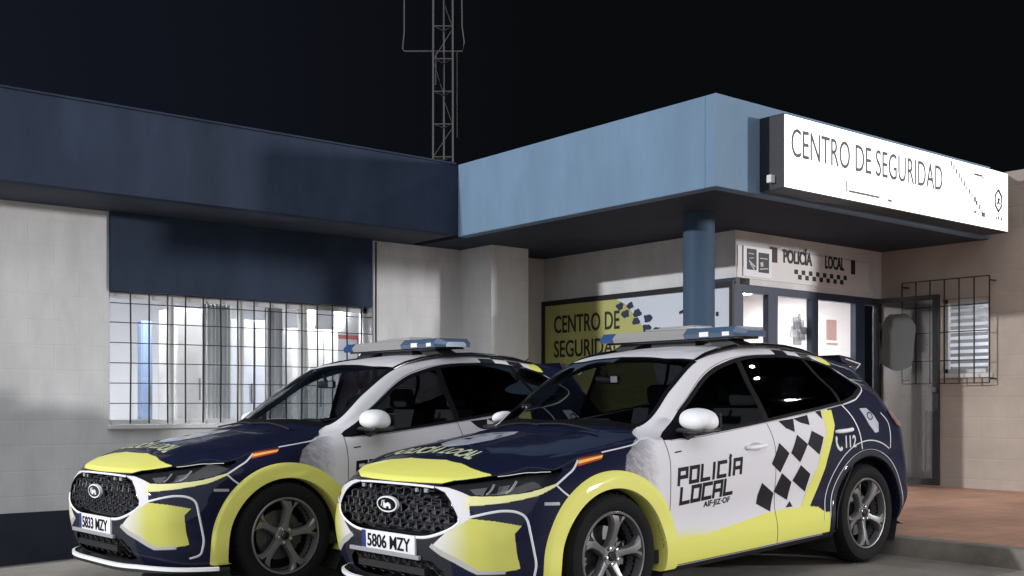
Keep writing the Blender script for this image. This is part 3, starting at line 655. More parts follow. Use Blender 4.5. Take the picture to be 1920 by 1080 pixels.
part[inside(FV, FU, P_WIN) & (FV >= interp(FU, [(6, 13.0), (7.7, 12.75)]))] = 'quarter_window'
part[inside(FV, FU, P_WS)] = 'windscreen'
part[inside(FV, FU, P_RW)] = 'rear_window'
part[inside(FV, FU, P_GRILLE)] = 'none'
part[inside(FV, FU, P_LOWGR)] = 'none'
part[((FP[..., 0]-ARCH_F[0])**2+(FP[..., 2]-ARCH_F[1])**2 < ARCH_F[2]**2) & (FU < 5)] = 'none'
part[((FP[..., 0]-ARCH_R[0])**2+(FP[..., 2]-ARCH_R[1])**2 < ARCH_R[2]**2) & (FU < 5)] = 'none'

def panel(name, which, m, parent, sides=(-1, 1), off=0.0, color=True):
    """faces of the body surface as one mesh, with the smooth body normals"""
    sel = which if isinstance(which, np.ndarray) else (part == which)
    VL, FL, NL, CL = [], [], [], []; base = 0
    ii, jj = np.nonzero(sel)
    used = np.zeros((NV, NU), bool)
    for di, dj in ((0, 0), (1, 0), (1, 1), (0, 1)): used[ii+di, jj+dj] = True
    idx = np.full((NV, NU), -1); idx[used] = np.arange(used.sum())
    for sd in sides:
        P = GP[used].copy(); N = GN[used].copy(); P += N*off; P[:, 1] *= sd; N[:, 1] *= sd
        q = np.stack([idx[ii, jj], idx[ii+1, jj], idx[ii+1, jj+1], idx[ii, jj+1]], 1)+base
        if sd == 1: q = q[:, ::-1]
        VL.append(P); NL.append(N); CL.append(C[used]); FL.append(q); base += len(P)
    P = np.concatenate(VL); N = np.concatenate(NL); F_ = np.concatenate(FL); Cc = np.concatenate(CL)
    me = bpy.data.meshes.new(name)
    me.vertices.add(len(P)); me.vertices.foreach_set('co', P.ravel().astype(np.float32))
    me.loops.add(F_.size); me.loops.foreach_set('vertex_index', F_.ravel().astype(np.int32))
    me.polygons.add(len(F_)); me.polygons.foreach_set('loop_start', (np.arange(len(F_))*4).astype(np.int32))
    me.polygons.foreach_set('loop_total', np.full(len(F_), 4, np.int32))
    me.polygons.foreach_set('use_smooth', np.ones(len(F_), bool))
    me.update(); me.validate()
    if color:
        a = me.color_attributes.new('paint', 'FLOAT_COLOR', 'POINT')
        a.data.foreach_set('color', np.concatenate([Cc, np.ones((len(Cc), 1))], 1).ravel().astype(np.float32))
    me.normals_split_custom_set_from_vertices([tuple(n) for n in N.astype(float)])
    me.materials.append(m)
    o = bpy.data.objects.new(name, me); COL.objects.link(o); o.parent = parent
    return o

# coarse closed copy for projecting decals
_vs, _us = np.linspace(0, 19, 229), np.linspace(0, 10, 121)
_g = grid(_vs, _us); _bv = {}
for sd in (-1, 1):
    P = _g.copy(); P[..., 1] *= sd; m_ = len(_us)
    f_ = [(i*m_+j, (i+1)*m_+j, (i+1)*m_+j+1, i*m_+j+1) for i in range(len(_vs)-1) for j in range(m_-1)]
    _bv[sd] = BVHTree.FromPolygons([tuple(p) for p in P.reshape(-1, 3)], f_)
def project(p, d, sd, off):
    """from point p along d on to the body"""
    d = Vector(d); hit, n, i, _ = _bv[sd].ray_cast(Vector(p), d)
    if hit is None: return None
    if n.dot(d) > 0: n = -n
    return hit+n*off
def tri2d(poly, h):
    """fill a 2D polygon with small triangles"""
    pts = []
    n = len(poly)
    for i in range(n):
        a, b = Vector(poly[i]), Vector(poly[(i+1) % n]); k = max(1, int((b-a).length/h))
        pts += [a+(b-a)*j/k for j in range(k)]
    ne = len(pts); P = np.array([tuple(p) for p in pts])
    xs_ = np.arange(P[:, 0].min()+h*.6, P[:, 0].max(), h); ys_ = np.arange(P[:, 1].min()+h*.6, P[:, 1].max(), h)
    if len(xs_) and len(ys_):
        X, Y = np.meshgrid(xs_, ys_); m = inside(X.ravel(), Y.ravel(), [tuple(p) for p in pts])
        G_ = np.stack([X.ravel()[m], Y.ravel()[m]], 1)
        if len(G_):
            dd = np.min(np.linalg.norm(G_[:, None]-P[None], axis=2), 1); G_ = G_[dd > h*.45]
            pts += [Vector(g) for g in G_]
    r = delaunay_2d_cdt(pts, [(i, (i+1) % ne) for i in range(ne)], [], 1, 1e-5)
    return [tuple(p) for p in r[0]], [tuple(f) for f in r[2]]
KVV, KUU = .30, .16
class Decal:
    """pieces lying on the body surface, collected into one mesh"""
    def __init__(s): s.V = []; s.F = []; s.C = []; s.S = []; s.cs = 0
    def add(s, V, F): b = len(s.V); s.S += [s.cs]*len(F); s.V += [tuple(v) for v in V]; s.F += [tuple(i+b for i in f) for f in F]
    def vu(s, poly, off=.002, sides=(-1, 1), h=.035, col=None):
        v2, f = tri2d([(a*KVV, b*KUU) for a, b in poly], h)
        a = np.array(v2)
        for sd in sides:
            s.cs = sd; P, N = surf_n(a[:, 0]/KVV, a[:, 1]/KUU, sd); s.add(P+N*off, f)
            if col is not None: s.C += [tuple(c) for c in col(a[:, 0]/KVV, a[:, 1]/KUU)]
        return s
    def rib(s, line, w, off=.0025, sides=(-1, 1), n=10, smooth=True, taper=None):
        L_ = np.array(line, float)
        t = np.linspace(0, len(L_)-1, (len(L_)-1)*n+1)
        if smooth and len(L_) > 2: W_ = hermite_mats(len(L_), t, np.arange(len(L_), dtype=float)); Q = W_@L_
        else: Q = np.stack([np.interp(t, np.arange(len(L_)), L_[:, 0]), np.interp(t, np.arange(len(L_)), L_[:, 1])], 1)
        for sd in sides:
            s.cs = sd; P, N = surf_n(Q[:, 0], Q[:, 1], sd)
            T = np.gradient(P, axis=0); T /= np.linalg.norm(T, axis=1)[:, None]+1e-9
            Bn = np.cross(N, T); ww = np.full(len(P), w) if taper is None else w*np.interp(np.linspace(0, 1, len(P)), *taper)
            a = P+Bn*ww[:, None]/2; b = P-Bn*ww[:, None]/2; m = len(P)
            # a shallow raised strip: two edges on the body, a lifted middle
            s.add(np.concatenate([a+N*.0006, P+N*off, b+N*.0006]), [(i, i+1, m+i+1, m+i) for i in range(m-1)]+[(m+i, m+i+1, 2*m+i+1, 2*m+i) for i in range(m-1)])
        return s
    def side(s, V2, F2, sd=-1, off=.002):
        """x, z drawing pressed on a flank"""
        out = []
        for x, z in V2:
            p = project((x, sd*2, z), (0, -sd, 0), sd, off); out.append(p if p is not None else Vector((x, sd*.93, z)))
        s.cs = sd; s.add(out, F2); return s
    def top(s, V2, F2, off=.002):
        out = []
        for x, y in V2:
            p = project((x, y if abs(y) > 1e-4 else 1e-4, 3), (0, 0, -1), -1 if y < 0 else 1, off); out.append(p if p is not None else Vector((x, y, 1)))
        s.cs = 0; s.add(out, F2); return s
    def front(s, V2, F2, off=.002):
        """y, z drawing pressed on the nose"""
        out = []
        for y, z in V2:
            p = project((-1, y if abs(y) > 1e-4 else 1e-4, z), (1, 0, 0), -1 if y < 0 else 1, off); out.append(p if p is not None else Vector((.01, y, z)))
        s.add(out, F2); return s
    def build(s, name, m, parent, whole=False):
        """one mesh for each flank of the car"""
        out = None
        for sd in ([None] if whole else sorted(set(s.S))):
            F_ = [f for f, q in zip(s.F, s.S) if sd is None or q == sd]; used = sorted({i for f in F_ for i in f}); ix = {k: i for i, k in enumerate(used)}
            me = bpy.data.meshes.new(name); me.from_pydata([s.V[k] for k in used], [], [tuple(ix[i] for i in f) for f in F_]); me.update()
            if s.C:
                cc_ = np.array([s.C[k] for k in used]); a = me.color_attributes.new('paint', 'FLOAT_COLOR', 'POINT')
                a.data.foreach_set('color', np.concatenate([cc_, np.ones((len(cc_), 1))], 1).ravel().astype(np.float32))
            bm_ = bmesh.new(); bm_.from_mesh(me); bmesh.ops.recalc_face_normals(bm_, faces=bm_.faces); bm_.to_mesh(me); bm_.free()
            me.polygons.foreach_set('use_smooth', [True]*len(me.polygons)); me.materials.append(m)
            o = bpy.data.objects.new(name, me); COL.objects.link(o); o.parent = parent; out = out or o
        return out
# ---- car materials
M['paint'] = mat('car_paint', WHITE, .6, spec=.08, coat=.32, attr='paint')
M['trim'] = mat('black_trim', (.012, .012, .013), .45)
M['gloss_black'] = mat('gloss_black', (.006, .006, .008), .12, coat=.5)
M['rubber'] = mat('tyre_rubber', (.008, .008, .009), .8, spec=.15, bump=.2, bscale=120)
M['alloy'] = mat('grey_alloy', (.155, .152, .155), .34, .45, coat=.2)
M['alloy_dark'] = mat('dark_wheel_barrel', (.008, .008, .009), .7, spec=.2)
M['disc'] = mat('brake_disc_steel', (.10, .10, .105), .4, .8)
M['bolt'] = mat('bright_bolt', (.6, .6, .6), .25, .9)
M['pin'] = mat('white_pinstripe', (.58, .58, .60), .4)
M['pin_grey'] = mat('grey_pinstripe', (.30, .30, .32), .4)
M['gap'] = mat('panel_gap', (.010, .010, .014), .7)
M['white_trim'] = mat('white_trim', (.76, .76, .78), .5, spec=.2, coat=.15)
M['yellow_trim'] = mat('yellow_arch', YEL, .55, spec=.2, coat=.25)
M['navy_trim'] = mat('navy_arch', (.006, .008, .018), .55, spec=.15, coat=.3)
M['letter'] = mat('black_lettering', (.010, .009, .012), .6, spec=.12)
M['letter_w'] = mat('white_lettering', (.55, .55, .56), .5)
M['letter_y'] = mat('pale_yellow_lettering', (.50, .52, .34), .5)
M['crest'] = mat('grey_crest', (.42, .43, .50), .4, coat=.3, noise=.25, nscale=14)
M['glass_front'] = glass('windscreen_glass', (.70, .74, .76), .01, 1.5)
M['glass_side'] = glass('side_glass', (.55, .57, .58), .012, 1.5, .012)
M['glass_rear'] = glass('privacy_glass', (.05, .05, .055), .012, 1.5, .012)
M['lamp_glass'] = glass('lamp_glass', (.75, .76, .78), .03, 1.5, .01)
M['reflector'] = mat('lamp_reflector', (.30, .29, .29), .3, .4)
M['drl'] = mat('light_guide', (.62, .62, .60), .25)
M['lamp_dark'] = mat('lamp_inside', (.030, .030, .032), .3)
M['seat'] = mat('dark_upholstery', (.02, .02, .022), .8)
M['lining'] = mat('dark_lining', (.014, .014, .016), .85)
M['blue_lens'] = mat('blue_lens', (.035, .085, .22), .12, coat=.8)
M['clear_lens'] = mat('clear_lens', (.07, .11, .18), .15, coat=.8)
M['bar_cover'] = mat('light_bar_cover', (.30, .295, .29), .4)
M['red_lens'] = mat('red_lens', (.10, .014, .012), .15, coat=.8)
M['amber'] = mat('amber_red_sticker', (.46, .045, .02), .4)
M['amber_y'] = mat('amber_sticker', (.80, .50, .10), .4)

def strokes(txt, x0, z0, cw, ch, gap, w, slope=0.0, shear=0.0, narrow=.25):
    """block lettering as thick polylines: list of quads (x, z)"""
    V, F = [], []; x = x0
    for chh in txt:
        k = narrow if chh in 'IÍ' else 1.0
        for st in STROKES[chh]:
            pts = [(x+px*cw*k+shear*pz*ch, z0+pz*ch) for px, pz in st]
            for i in range(len(pts)-1):
                a, b = Vector(pts[i]), Vector(pts[i+1]); d = (b-a).normalized(); nrm = Vector((-d.y, d.x))*w/2; e = d*w/2
                n = 4; base = len(V)
                for q in range(n+1):
                    p = (a-e)+(b+e-(a-e))*q/n; V += [tuple(p+nrm), tuple(p-nrm)]
                F += [(base+2*q, base+2*q+1, base+2*q+3, base+2*q+2) for q in range(n)]
        x += cw*k+gap
    V = [(a, b+slope*(a-x0)) for a, b in V]
    return V, F, x-gap-x0

def bodyx(x, z, sd, off=.0):
    p = project((x, sd*2, z), (0, -sd, 0), sd, off)
    return p if p is not None else Vector((x, sd*.93, z))

def make_wheel(car, x, sd, zc, front):
    w = bpy.data.objects.new('wheel', None); COL.objects.link(w); w.parent = car
    w.location = (x, sd*.935, zc)              # local y runs inwards from the outer face
    w.rotation_euler = (0, R(11 if front else 40), 0) if sd < 0 else (0, R(20), R(180))
    T = [(.262, .028), (.268, .012), (.285, .004), (.315, .000), (.340, .006), (.352, .022), (.359, .040), (.362, .075), (.362, .165), (.356, .205), (.335, .225), (.27, .215), (.255, .20)]
    ty = MB().lathe(T, n=72)
    for k in range(72):                        # tread blocks at the shoulder
        if k % 2: continue
        t = 2*math.pi*k/72; c_, s_ = math.cos(t), math.sin(t)
        ty.tube([(.361*c_, .045, .361*s_), (.3655*math.cos(t+.02), .085, .3655*math.sin(t+.02))], .008, 4)
    ty.build('tyre', M['rubber'], w, smooth=True)
    MB().lathe([(.262, .030), (.262, .012), (.256, .008), (.247, .010), (.243, .022), (.240, .05), (.232, .10), (.225, .19)], n=72).build('rim', M['alloy'], w, smooth=True)
    MB().lathe([(.238, .06), (.222, .19), (.0, .195)], n=48).build('barrel', M['alloy_dark'], w, smooth=True)
    MB().lathe([(.17, .135), (.17, .115), (.09, .112), (.09, .10), (.0, .10)], n=48).prism([(.09, .08), (.165, .10), (.17, -.04), (.10, -.05)], .095, .15).build('brake_disc', M['disc'], w, smooth=True)
    # five spokes, each spreading towards the rim
    sp = MB(); bm = sp.bm
    prof = [(.038, .034, .040), (.075, .026, .034), (.115, .0225, .026), (.155, .025, .018), (.19, .034, .013), (.222, .055, .011), (.246, .075, .012)]
    for k in range(5):
        a = math.pi/2+2*math.pi*k/5; ca, sa = math.cos(a), math.sin(a); rings = []
        def P(r, t, y): return bm.verts.new((r*ca-t*sa, y, r*sa+t*ca))
        for r, hw, y in prof:
            rr = math.sqrt(max(r*r-hw*hw, 0)) if r > .2 else r
            rings.append([P(rr, -hw, y+.045), P(rr, -hw, y+.012), P(rr, -hw*.72, y), P(rr*1.0, 0, y-.002), P(rr, hw*.72, y), P(rr, hw, y+.012), P(rr, hw, y+.045)])
        for i in range(len(rings)-1):
            for q in range(6): bm.faces.new((rings[i][q], rings[i][q+1], rings[i+1][q+1], rings[i+1][q]))
    sp.lathe([(.066, .07), (.066, .040), (.058, .032), (.0, .032)], n=32)
    sp.build('spokes', M['alloy'], w, smooth=True)
    pk = MB()
    for k in range(5):                         # dark facet notch at the foot of each spoke
        a = math.pi/2+2*math.pi*k/5; ca, sa = math.cos(a), math.sin(a)
        f = lambda r, t: (r*ca-t*sa, r*sa+t*ca)
        pk.prism([f(.196, -.014), f(.235, -.030), f(.238, .004)], .0085, .0105)
    pk.build('spoke_inlay', M['gloss_black'], w)
    MB().lathe([(.029, .034), (.029, .022), (.025, .018), (.0, .018)], n=24).build('centre_cap', M['gloss_black'], w, smooth=True)
    nb_ = MB()
    for k in range(5):
        a = math.pi/2+2*math.pi*(k+.5)/5
        nb_.lathe([(.0105, .034), (.0105, .020), (.0, .018)], c=(.048*math.cos(a), 0, .048*math.sin(a)), n=6)
    nb_.build('wheel_nuts', M['bolt'], w)
    return w

def arch_ring(car, arch, r_out, mats, name, sd, a0=-22, a1=202, zs=1.0, lift=.010):
    cx, cz, r0 = arch; n = 60; rows = []
    for k in range(n+1):
        t = R(a0+(a1-a0)*k/n); row = []
        c_, s_ = math.cos(t), math.sin(t)
        def pt(r, off):
            x, z = cx+r*c_, cz+r*s_*(1 if r <= r0 else (1+(zs-1)*(r-r0)/(r_out-r0)))
            z = max(z, .225); return bodyx(x, z, sd, off)
        p0 = pt(r0, lift)
        row.append(Vector((p0.x, sd*(abs(p0.y)-.11), p0.z))); row.append(Vector((p0.x, sd*(abs(p0.y)-.012), p0.z)))
        for q in range(6):
            r = r0+.004+(r_out-r0-.004)*q/5; row.append(pt(r, lift if 0 < q < 5 else (lift*.8 if q == 0 else .0008)))
        rows.append(row)
    m = len(rows[0]); V = [v for r in rows for v in r]
    F = [(i*m+j, (i+1)*m+j, (i+1)*m+j+1, i*m+j+1) for i in range(n) for j in range(m-1)]
    o = mesh_obj(name, V, F, mats, car, smooth=True)
    bm_ = bmesh.new(); bm_.from_mesh(o.data); bmesh.ops.recalc_face_normals(bm_, faces=bm_.faces); bm_.to_mesh(o.data); bm_.free(); o.data.set_sharp_from_angle(angle=R(50))
    return o

def make_car():
    car = empty('police_car', (0, 0, 0), 'x', 'police car', 'police cars parked in front of the station')
    for nm in ('bonnet', 'front_bumper', 'roof', 'tailgate', 'rear_bumper'): panel(nm, nm, M['paint'], car)
    for nm in ('front_wing', 'front_door', 'rear_door', 'rear_quarter', 'sill_trim'):
        for sd in (-1, 1):
            o = panel(nm, nm, M['paint'], car, (sd,))
            if nm == 'front_door': fd = o if sd < 0 else fd; fd2 = o
            if nm == 'rear_door':
                rd = o if sd < 0 else (rd)
                rd2 = o
    panel('windscreen', 'windscreen', M['glass_front'], car, color=False)
    panel('rear_window', 'rear_window', M['glass_rear'], car, color=False)
    for sd in (-1, 1):
        panel('side_window', 'front_side_window', M['glass_side'], car, (sd,), color=False)
        panel('side_window', 'rear_side_window', M['glass_rear'], car, (sd,), color=False)
        panel('side_window', 'quarter_window', M['glass_rear'], car, (sd,), color=False)
        h = panel('headlight', 'headlight', M['lamp_glass'], car, (sd,), off=.001, color=False)
        panel('lamp_bowl', lampm, M['lamp_dark'], h, (sd,), off=-.035, color=False)
        Decal().vu([(2.18, 5.80), (2.65, 5.90), (2.60, 5.32), (2.40, 5.38)], -.022, (sd,), .03).vu([(2.95, 5.9), (3.3, 5.85), (3.2, 5.35), (2.95, 5.35)], -.026, (sd,), .03).build('reflector', M['reflector'], h)
        Decal().rib([(2.72, 5.24), (2.80, 5.47), (2.84, 5.90)], .013, -.008, (sd,)).rib([(3.22, 5.20), (3.36, 5.37), (3.49, 5.80)], .013, -.008, (sd,)).rib([(2.9, 6.30), (3.9, 6.05), (4.5, 5.80)], .006, .002, (sd,)).build('light_guide', M['drl'], h)
    # inner lining keeps the cabin dark
    lm = (FV > 7.2) & (FV < 17.6) & (FU > 1.2) & np.isin(part, ['roof', 'front_door', 'rear_door', 'rear_quarter', 'front_wing', 'tailgate']) & (FV > 7.3)
    panel('cabin_lining', lm, M['lining'], car, off=-.018, color=False)
    # grille
    gm = inside(FV, FU, P_GRILLE); go = panel('grille', gm, M['gloss_black'], car, off=-.045, color=False)
    outl = [(0, .800), (.37, .785), (.44, .765), (.505, .715), (.575, .635), (.575, .61), (.49, .575), (.34, .532), (.18, .522), (0, .522)]
    full = outl+[(-a, b) for a, b in outl[::-1][1:-1]]
    def gp(y, z, off=-.012):
        p = project((-1, y if abs(y) > 1e-4 else 1e-4, z), (1, 0, 0), -1 if y < 0 else 1, off); return p
    mb = MB(); fc = MB(); hh = .046; st = .074
    for r_ in range(0, 7):
        z = .512+hh*r_
        run = []
        for q in range(-44, 45):                 # stepped horizontal bar
            y = q*st/4; ph = (q+(4 if r_ % 2 else 0)) % 8; zz = z+(.006 if ph < 4 else -.006)
            if inside(np.array([y]), np.array([zz]), full)[0]: run.append(gp(y, zz))
            else:
                if len(run) > 1: mb.tube(run, .0065, 5)
                run = []
        if len(run) > 1: mb.tube(run, .0065, 5)
        for q in range(-11, 12):                 # short ties and the sloping facet under each cell
            y = q*st+(st/2 if r_ % 2 else 0)
            if inside(np.array([y, y]), np.array([z, z+hh]), full).all():
                mb.tube([gp(y-.006, z), gp(y+.006, z+hh)], .0055, 5)
            if inside(np.array([y+.006, y+st-.006, y+.006, y+st-.006]), np.array([z+.006, z+.006, z+hh*.5, z+hh*.5]), full).all():
                fc.quad([gp(y+.006, z+.004, -.012), gp(y+st*.62, z+.004, -.012), gp(y+st*.55, z+hh*.5, -.034), gp(y+.010, z+hh*.5, -.034)])
    fc.build('grille_facets', mat('grille_facet', (.075, .075, .085), .4, spec=.4), go)
    mb.build('grille_mesh', mat('grille_mesh', (.014, .014, .018), .45, spec=.3), go)
    sl_ = MB()
    for y, w_ in ((-.30, .035), (-.22, .02), (.33, .03), (.24, .015)): sl_.box((gp(y, .775).x-.004, y-w_/2, .765), (gp(y, .775).x+.01, y+w_/2, .787), .002)
    sl_.build('grille_insert', M['pin_grey'], go)
    Decal().rib([(2.10, 4.25), (2.08, 4.08), (1.74, 3.78), (1.2, 3.55), (.6, 3.51), (0, 3.51)], .017, .008, n=8).rib([(0, 5.83), (.7, 5.80), (1.25, 5.72)], .014, .007, n=8).build('grille_surround', M['white_trim'], car, whole=True)
    Decal().rib([(1.25, 5.68), (1.60, 5.40), (1.84, 4.88), (2.06, 4.30)], .008, .003, smooth=False).build('grille_edge', M['gloss_black'], car)
    # badge
    bz, bx_ = .685, gp(0, .685, .012).x
    bd_ = MB().bm; 
    def oval(rx, rz, x0, x1, n=36):
        mb = MB(); mb.prism([(rx*math.cos(2*math.pi*k/n), bz+rz*math.sin(2*math.pi*k/n)) for k in range(n)], x0, x1, 'X'); return mb
    bd_.free()
    bo = oval(.100, .047, bx_, bx_+.02).build('badge', M['white_trim'], car)
    oval(.089, .038, bx_-.002, bx_+.0).build('badge_field', M['gloss_black'], bo)
    sc = MB().tube([(bx_-.003, .050, bz-.012), (bx_-.003, .040, bz+.018), (bx_-.003, .020, bz+.024), (bx_-.003, .030, bz-.02)], .0045, 5)
    sc.prism([(.018, bz-.022), (.030, bz+.012), (.004, bz+.004), (-.018, bz+.012), (-.040, bz+.002), (-.046, bz-.022), (-.030, bz-.024), (-.024, bz-.010), (-.004, bz-.012), (.004, bz-.024)], bx_-.006, bx_-.002, 'X')
    sc.build('badge_emblem', M['white_trim'], bo)
    # number plate, lower grille, lip
    pl_ = bpy.data.objects.new('number_plate', MB().box((-.012, -.27, .412), (.004, .26, .522), .003).build('number_plate', M['white_trim'], car, smooth=True).data)
    bpy.data.objects.remove([o for o in car.children if o.name.startswith('number_plate')][0]); COL.objects.link(pl_); pl_.parent = car
    MB().box((-.0145, .215, .416), (-.0122, .256, .518)).build('plate_band', mat('plate_blue', (.02, .035, .16), .4), pl_)
    MB().box((-.010, -.30, .386), (.012, .40, .411), .004).build('plate_holder', M['pin_grey'], car)
    MB().box((.008, -.33, .30), (.06, .33, .34)).build('lower_bar', M['trim'], car)
    lg = inside(FV, FU, P_LOWGR); lgo = panel('lower_grille', lg, M['lamp_dark'], car, off=-.05, color=False)
    mb = MB()
    for r_ in range(3):
        z = .275+.04*r_; run = []
        for k in range(-16, 17):
            ph = (k+(0 if r_ % 2 == 0 else 2)) % 4; zz = z+(.018 if ph in (0, 1) else -.018); run.append(gp(k*.026, zz, -.018))
        mb.tube(run, .005, 5)
    mb.build('grille_mesh', M['trim'], lgo)
    # splitter: a lip round the nose, white on its front edge
    lip = [(0, .62), (.10, .60)]
    pts = [(-.015, 0), (-.01, .3), (.03, .50), (.13, .70), (.24, .82), (.40, .915), (.50, .935)]
    Q = hermite_mats(len(pts), np.linspace(0, 6, 49), np.arange(7.0))@np.array(pts)
    for nm, z0, z1, o0, o1, m_ in (('splitter', .185, .205, .0, -.10, M['trim']), ('splitter_edge', .207, .228, .006, -.012, M['white_trim'])):
        mb = MB()
        Pq = np.concatenate([Q[::-1]*[1, -1], Q[1:]]); T_ = np.gradient(Pq, axis=0); T_ /= np.linalg.norm(T_, axis=1)[:, None]; Nn = np.stack([-T_[:, 1], T_[:, 0]], 1)
        A_ = Pq+Nn*o0; B_ = Pq+Nn*o1
        if nm == 'splitter_edge': keep = slice(6, -6)
        else: keep = slice(0, None)
        A_, B_ = A_[keep], B_[keep]; zz = np.interp(np.abs(A_[:, 1]), [0, .55, .95], [0, .0, -.02]) if nm == 'splitter_edge' else np.zeros(len(A_))
        ring = [[mb.bm.verts.new((A_[i, 0], A_[i, 1], z0+zz[i])), mb.bm.verts.new((A_[i, 0], A_[i, 1], z1+zz[i])), mb.bm.verts.new((B_[i, 0], B_[i, 1], z1+zz[i]+.004)), mb.bm.verts.new((B_[i, 0], B_[i, 1], z0+zz[i]))] for i in range(len(A_))]
        for i in range(len(ring)-1):
            for q in range(4): mb.bm.faces.new((ring[i][q], ring[i][(q+1) % 4], ring[i+1][(q+1) % 4], ring[i+1][q]))
        mb.bm.faces.new(ring[0]); mb.bm.faces.new(ring[-1][::-1])
        mb.build(nm, m_, car, smooth=True)
    # crisp wrap pieces on the nose and flank
    def flat(c): return lambda v, u: np.tile(np.array(c), (len(v), 1))
    def intake_shade_c(v, u):
        k = np.clip((v-1.5)/.9, .12, 1)[:, None]; return np.array(WHITE)*(1-k)+np.array(YEL)*.74*k  # yellow darkened here, the intake's weaker light put into the colour
    def frame_c(v, u):
        k = np.clip((v-2.12)/.25, 0, 1)*(np.abs(u-4.95) < .35)*.6; k = k[:, None]; return np.array(WHITE)*(1-k)+np.array(YEL)*k
    wr = Decal()
    wr.vu(P_FRAME, .0010, col=frame_c, h=.02).vu(P_STRIP, .0014, col=flat((.66, .64, .30))).vu(P_INTAKE, .0014, col=intake_shade_c, h=.025)
    wr.vu([(1.30, 3.25), (1.37, 3.36), (2.05, 2.95), (2.56, 2.46), (2.9, 2.42), (3.2, 2.44), (3.2, 2.30), (2.5, 2.30), (1.95, 2.76)], .0018, col=flat((.42, .41, .40)), h=.02)
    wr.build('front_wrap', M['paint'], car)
    ws_ = Decal().vu(P_STRIPE, .0012, col=flat(YEL)); ws_.build('yellow_stripe', M['paint'], car)
    # gaps between panels
    gp_ = Decal()
    for ln in ([(7.6, 1.2), (7.66, 2.4), (7.73, 4), (7.75, 6.0)], [(11.27, 1.2), (11.25, 3), (11.22, 5), (11.15, 6.0)], [(12.72, 1.3), (12.72, 2.3), (13.0, 3.4), (13.45, 4.3)],
               [(12.7, 1.16), (11, 1.16), (9, 1.16), (7.6, 1.16)], [(16.0, .6), (16.0, 2), (16.0, 3.3)], [(16, 3.3), (17.5, 3.3), (19, 3.3)], [(16.6, 3.3), (16.6, 5), (16.5, 6.3)]):
        gp_.rib(ln, .006, .0012, n=14)
    gp_.rib([(a, b) for a, b in HOODLINE], .007, .0012, n=8, smooth=False)
    gp_.rib([(4.9, 5.7), (5.1, 5.62)], .003)
    gp_.build('panel_gaps', M['gap'], car)
    # black surrounds of the glass
    tr = Decal()
    tr.rib(P_WIN+[P_WIN[0]], .030, .003, n=6, smooth=False)
    tr.rib([(11.17, 5.98), (11.15, 6.8), (11.15, 7.72)], .055, .0035, n=10).rib([(12.98, 6.0), (12.9, 6.9), (12.75, 7.72)], .035, .0035, n=10)
    tr.rib([(7.95, 8.06), (8.6, 8.02), (9.3, 8.02), (10.02, 8.04)], .030, .003, n=12).rib([(10.02, 8.04), (9.93, 8.3), (9.90, 8.8), (9.96, 9.6), (9.98, 10)], .03, .003, n=10)
    tr.rib([(7.90, 8.02), (7.68, 8.45), (7.42, 9.0), (7.32, 9.6), (7.30, 10)], .075, .003, n=10)
    tr.rib([(16.1, 6.4), (16.2, 7.4), (16.5, 8.3), (17.2, 8.8), (19, 8.8)], .04, .003, n=10)
    tr.vu([(7.72, 6.06), (7.9, 6.28), (8.3, 6.62), (8.62, 6.86), (8.55, 6.0)], .0032, h=.03)
    tr.build('window_seal', mat('window_rubber', (.005, .005, .006), .6, spec=.1), car)
    # lighter trim lines: window line, rear wing lines, headlight and bumper outlines
    pn = Decal()
    pn.rib([(13.0, 5.94), (13.3, 5.40), (13.44, 4.9), (13.52, 4.30)], .011).rib([(14.53, 5.5), (14.74, 5.2), (14.74, 4.8), (14.70, 4.2)], .010)
    pn.rib([(12.6, 7.86), (13.2, 7.66), (13.62, 7.36), (13.95, 6.78), (14.05, 6.28), (13.6, 6.0), (13.05, 5.93)], .011)
    pn.build('wing_outline', M['pin'], car); pn = Decal()
    pn.rib([(4.61, 5.07), (4.97, 5.39), (5.16, 5.6), (5.36, 6.05)], .012).rib([(6.03, 6.12), (6.5, 6.12), (6.82, 6.17), (7.05, 6.5)], .011)
    pn.rib([(4.61, 5.07), (4.8, 4.75), (5.03, 4.44)], .011).rib([(7.05, 6.5), (7.4, 7.2), (7.80, 7.88)], .014, .003)
    pn.build('pinstripe', M['pin'], car); Decal().rib(CLINE, .014, .004).build('bumper_outline', M['pin'], car)
    pg_ = Decal()
    pg_.rib([(8.0, 5.90), (9.8, 5.90), (11.4, 5.92), (12.45, 5.92), (13.0, 5.94)], .010, .003).rib([(12.0, 7.84), (11, 7.78), (10.2, 7.60), (9.5, 7.42), (8.8, 7.18)], .008, .003)
    pg_.rib([(4.3, 4.51), (4.7, 4.38)], .018, .002)
    pg_.build('grey_line', M['pin_grey'], car)
    # handles
    for sd, dr, dr2 in ((-1, fd, rd), (1, fd2, rd2)):
        for (xa, xb, z_, m_, d_) in ((2.19, 2.41, .925, M['paint'], dr), (3.24, 3.46, .985, M['white_trim'], dr2)):
            p = bodyx((xa+xb)/2, z_, sd)
            pts = [(xa+(xb-xa)*t, abs(p.y)*sd+sd*(.004+.026*math.sin(math.pi*t)**.6), z_+.01*(t-.5)) for t in np.linspace(0, 1, 11)]
            hd = MB().tube(pts, [.010]+[.015]*9+[.010], 10).build('door_handle', M['white_trim'], d_, smooth=True)
            Decal().side([(xa+.04+.07*(1+math.cos(t))*1.0, z_-.002+.028*math.sin(t)) for t in [2*math.pi*k/16 for k in range(16)]], [tuple(range(16))], sd, .0015).build('handle_recess', mat('handle_recess', (.30, .29, .30), .5) if xa < 3 else M['navy_trim'], d_)
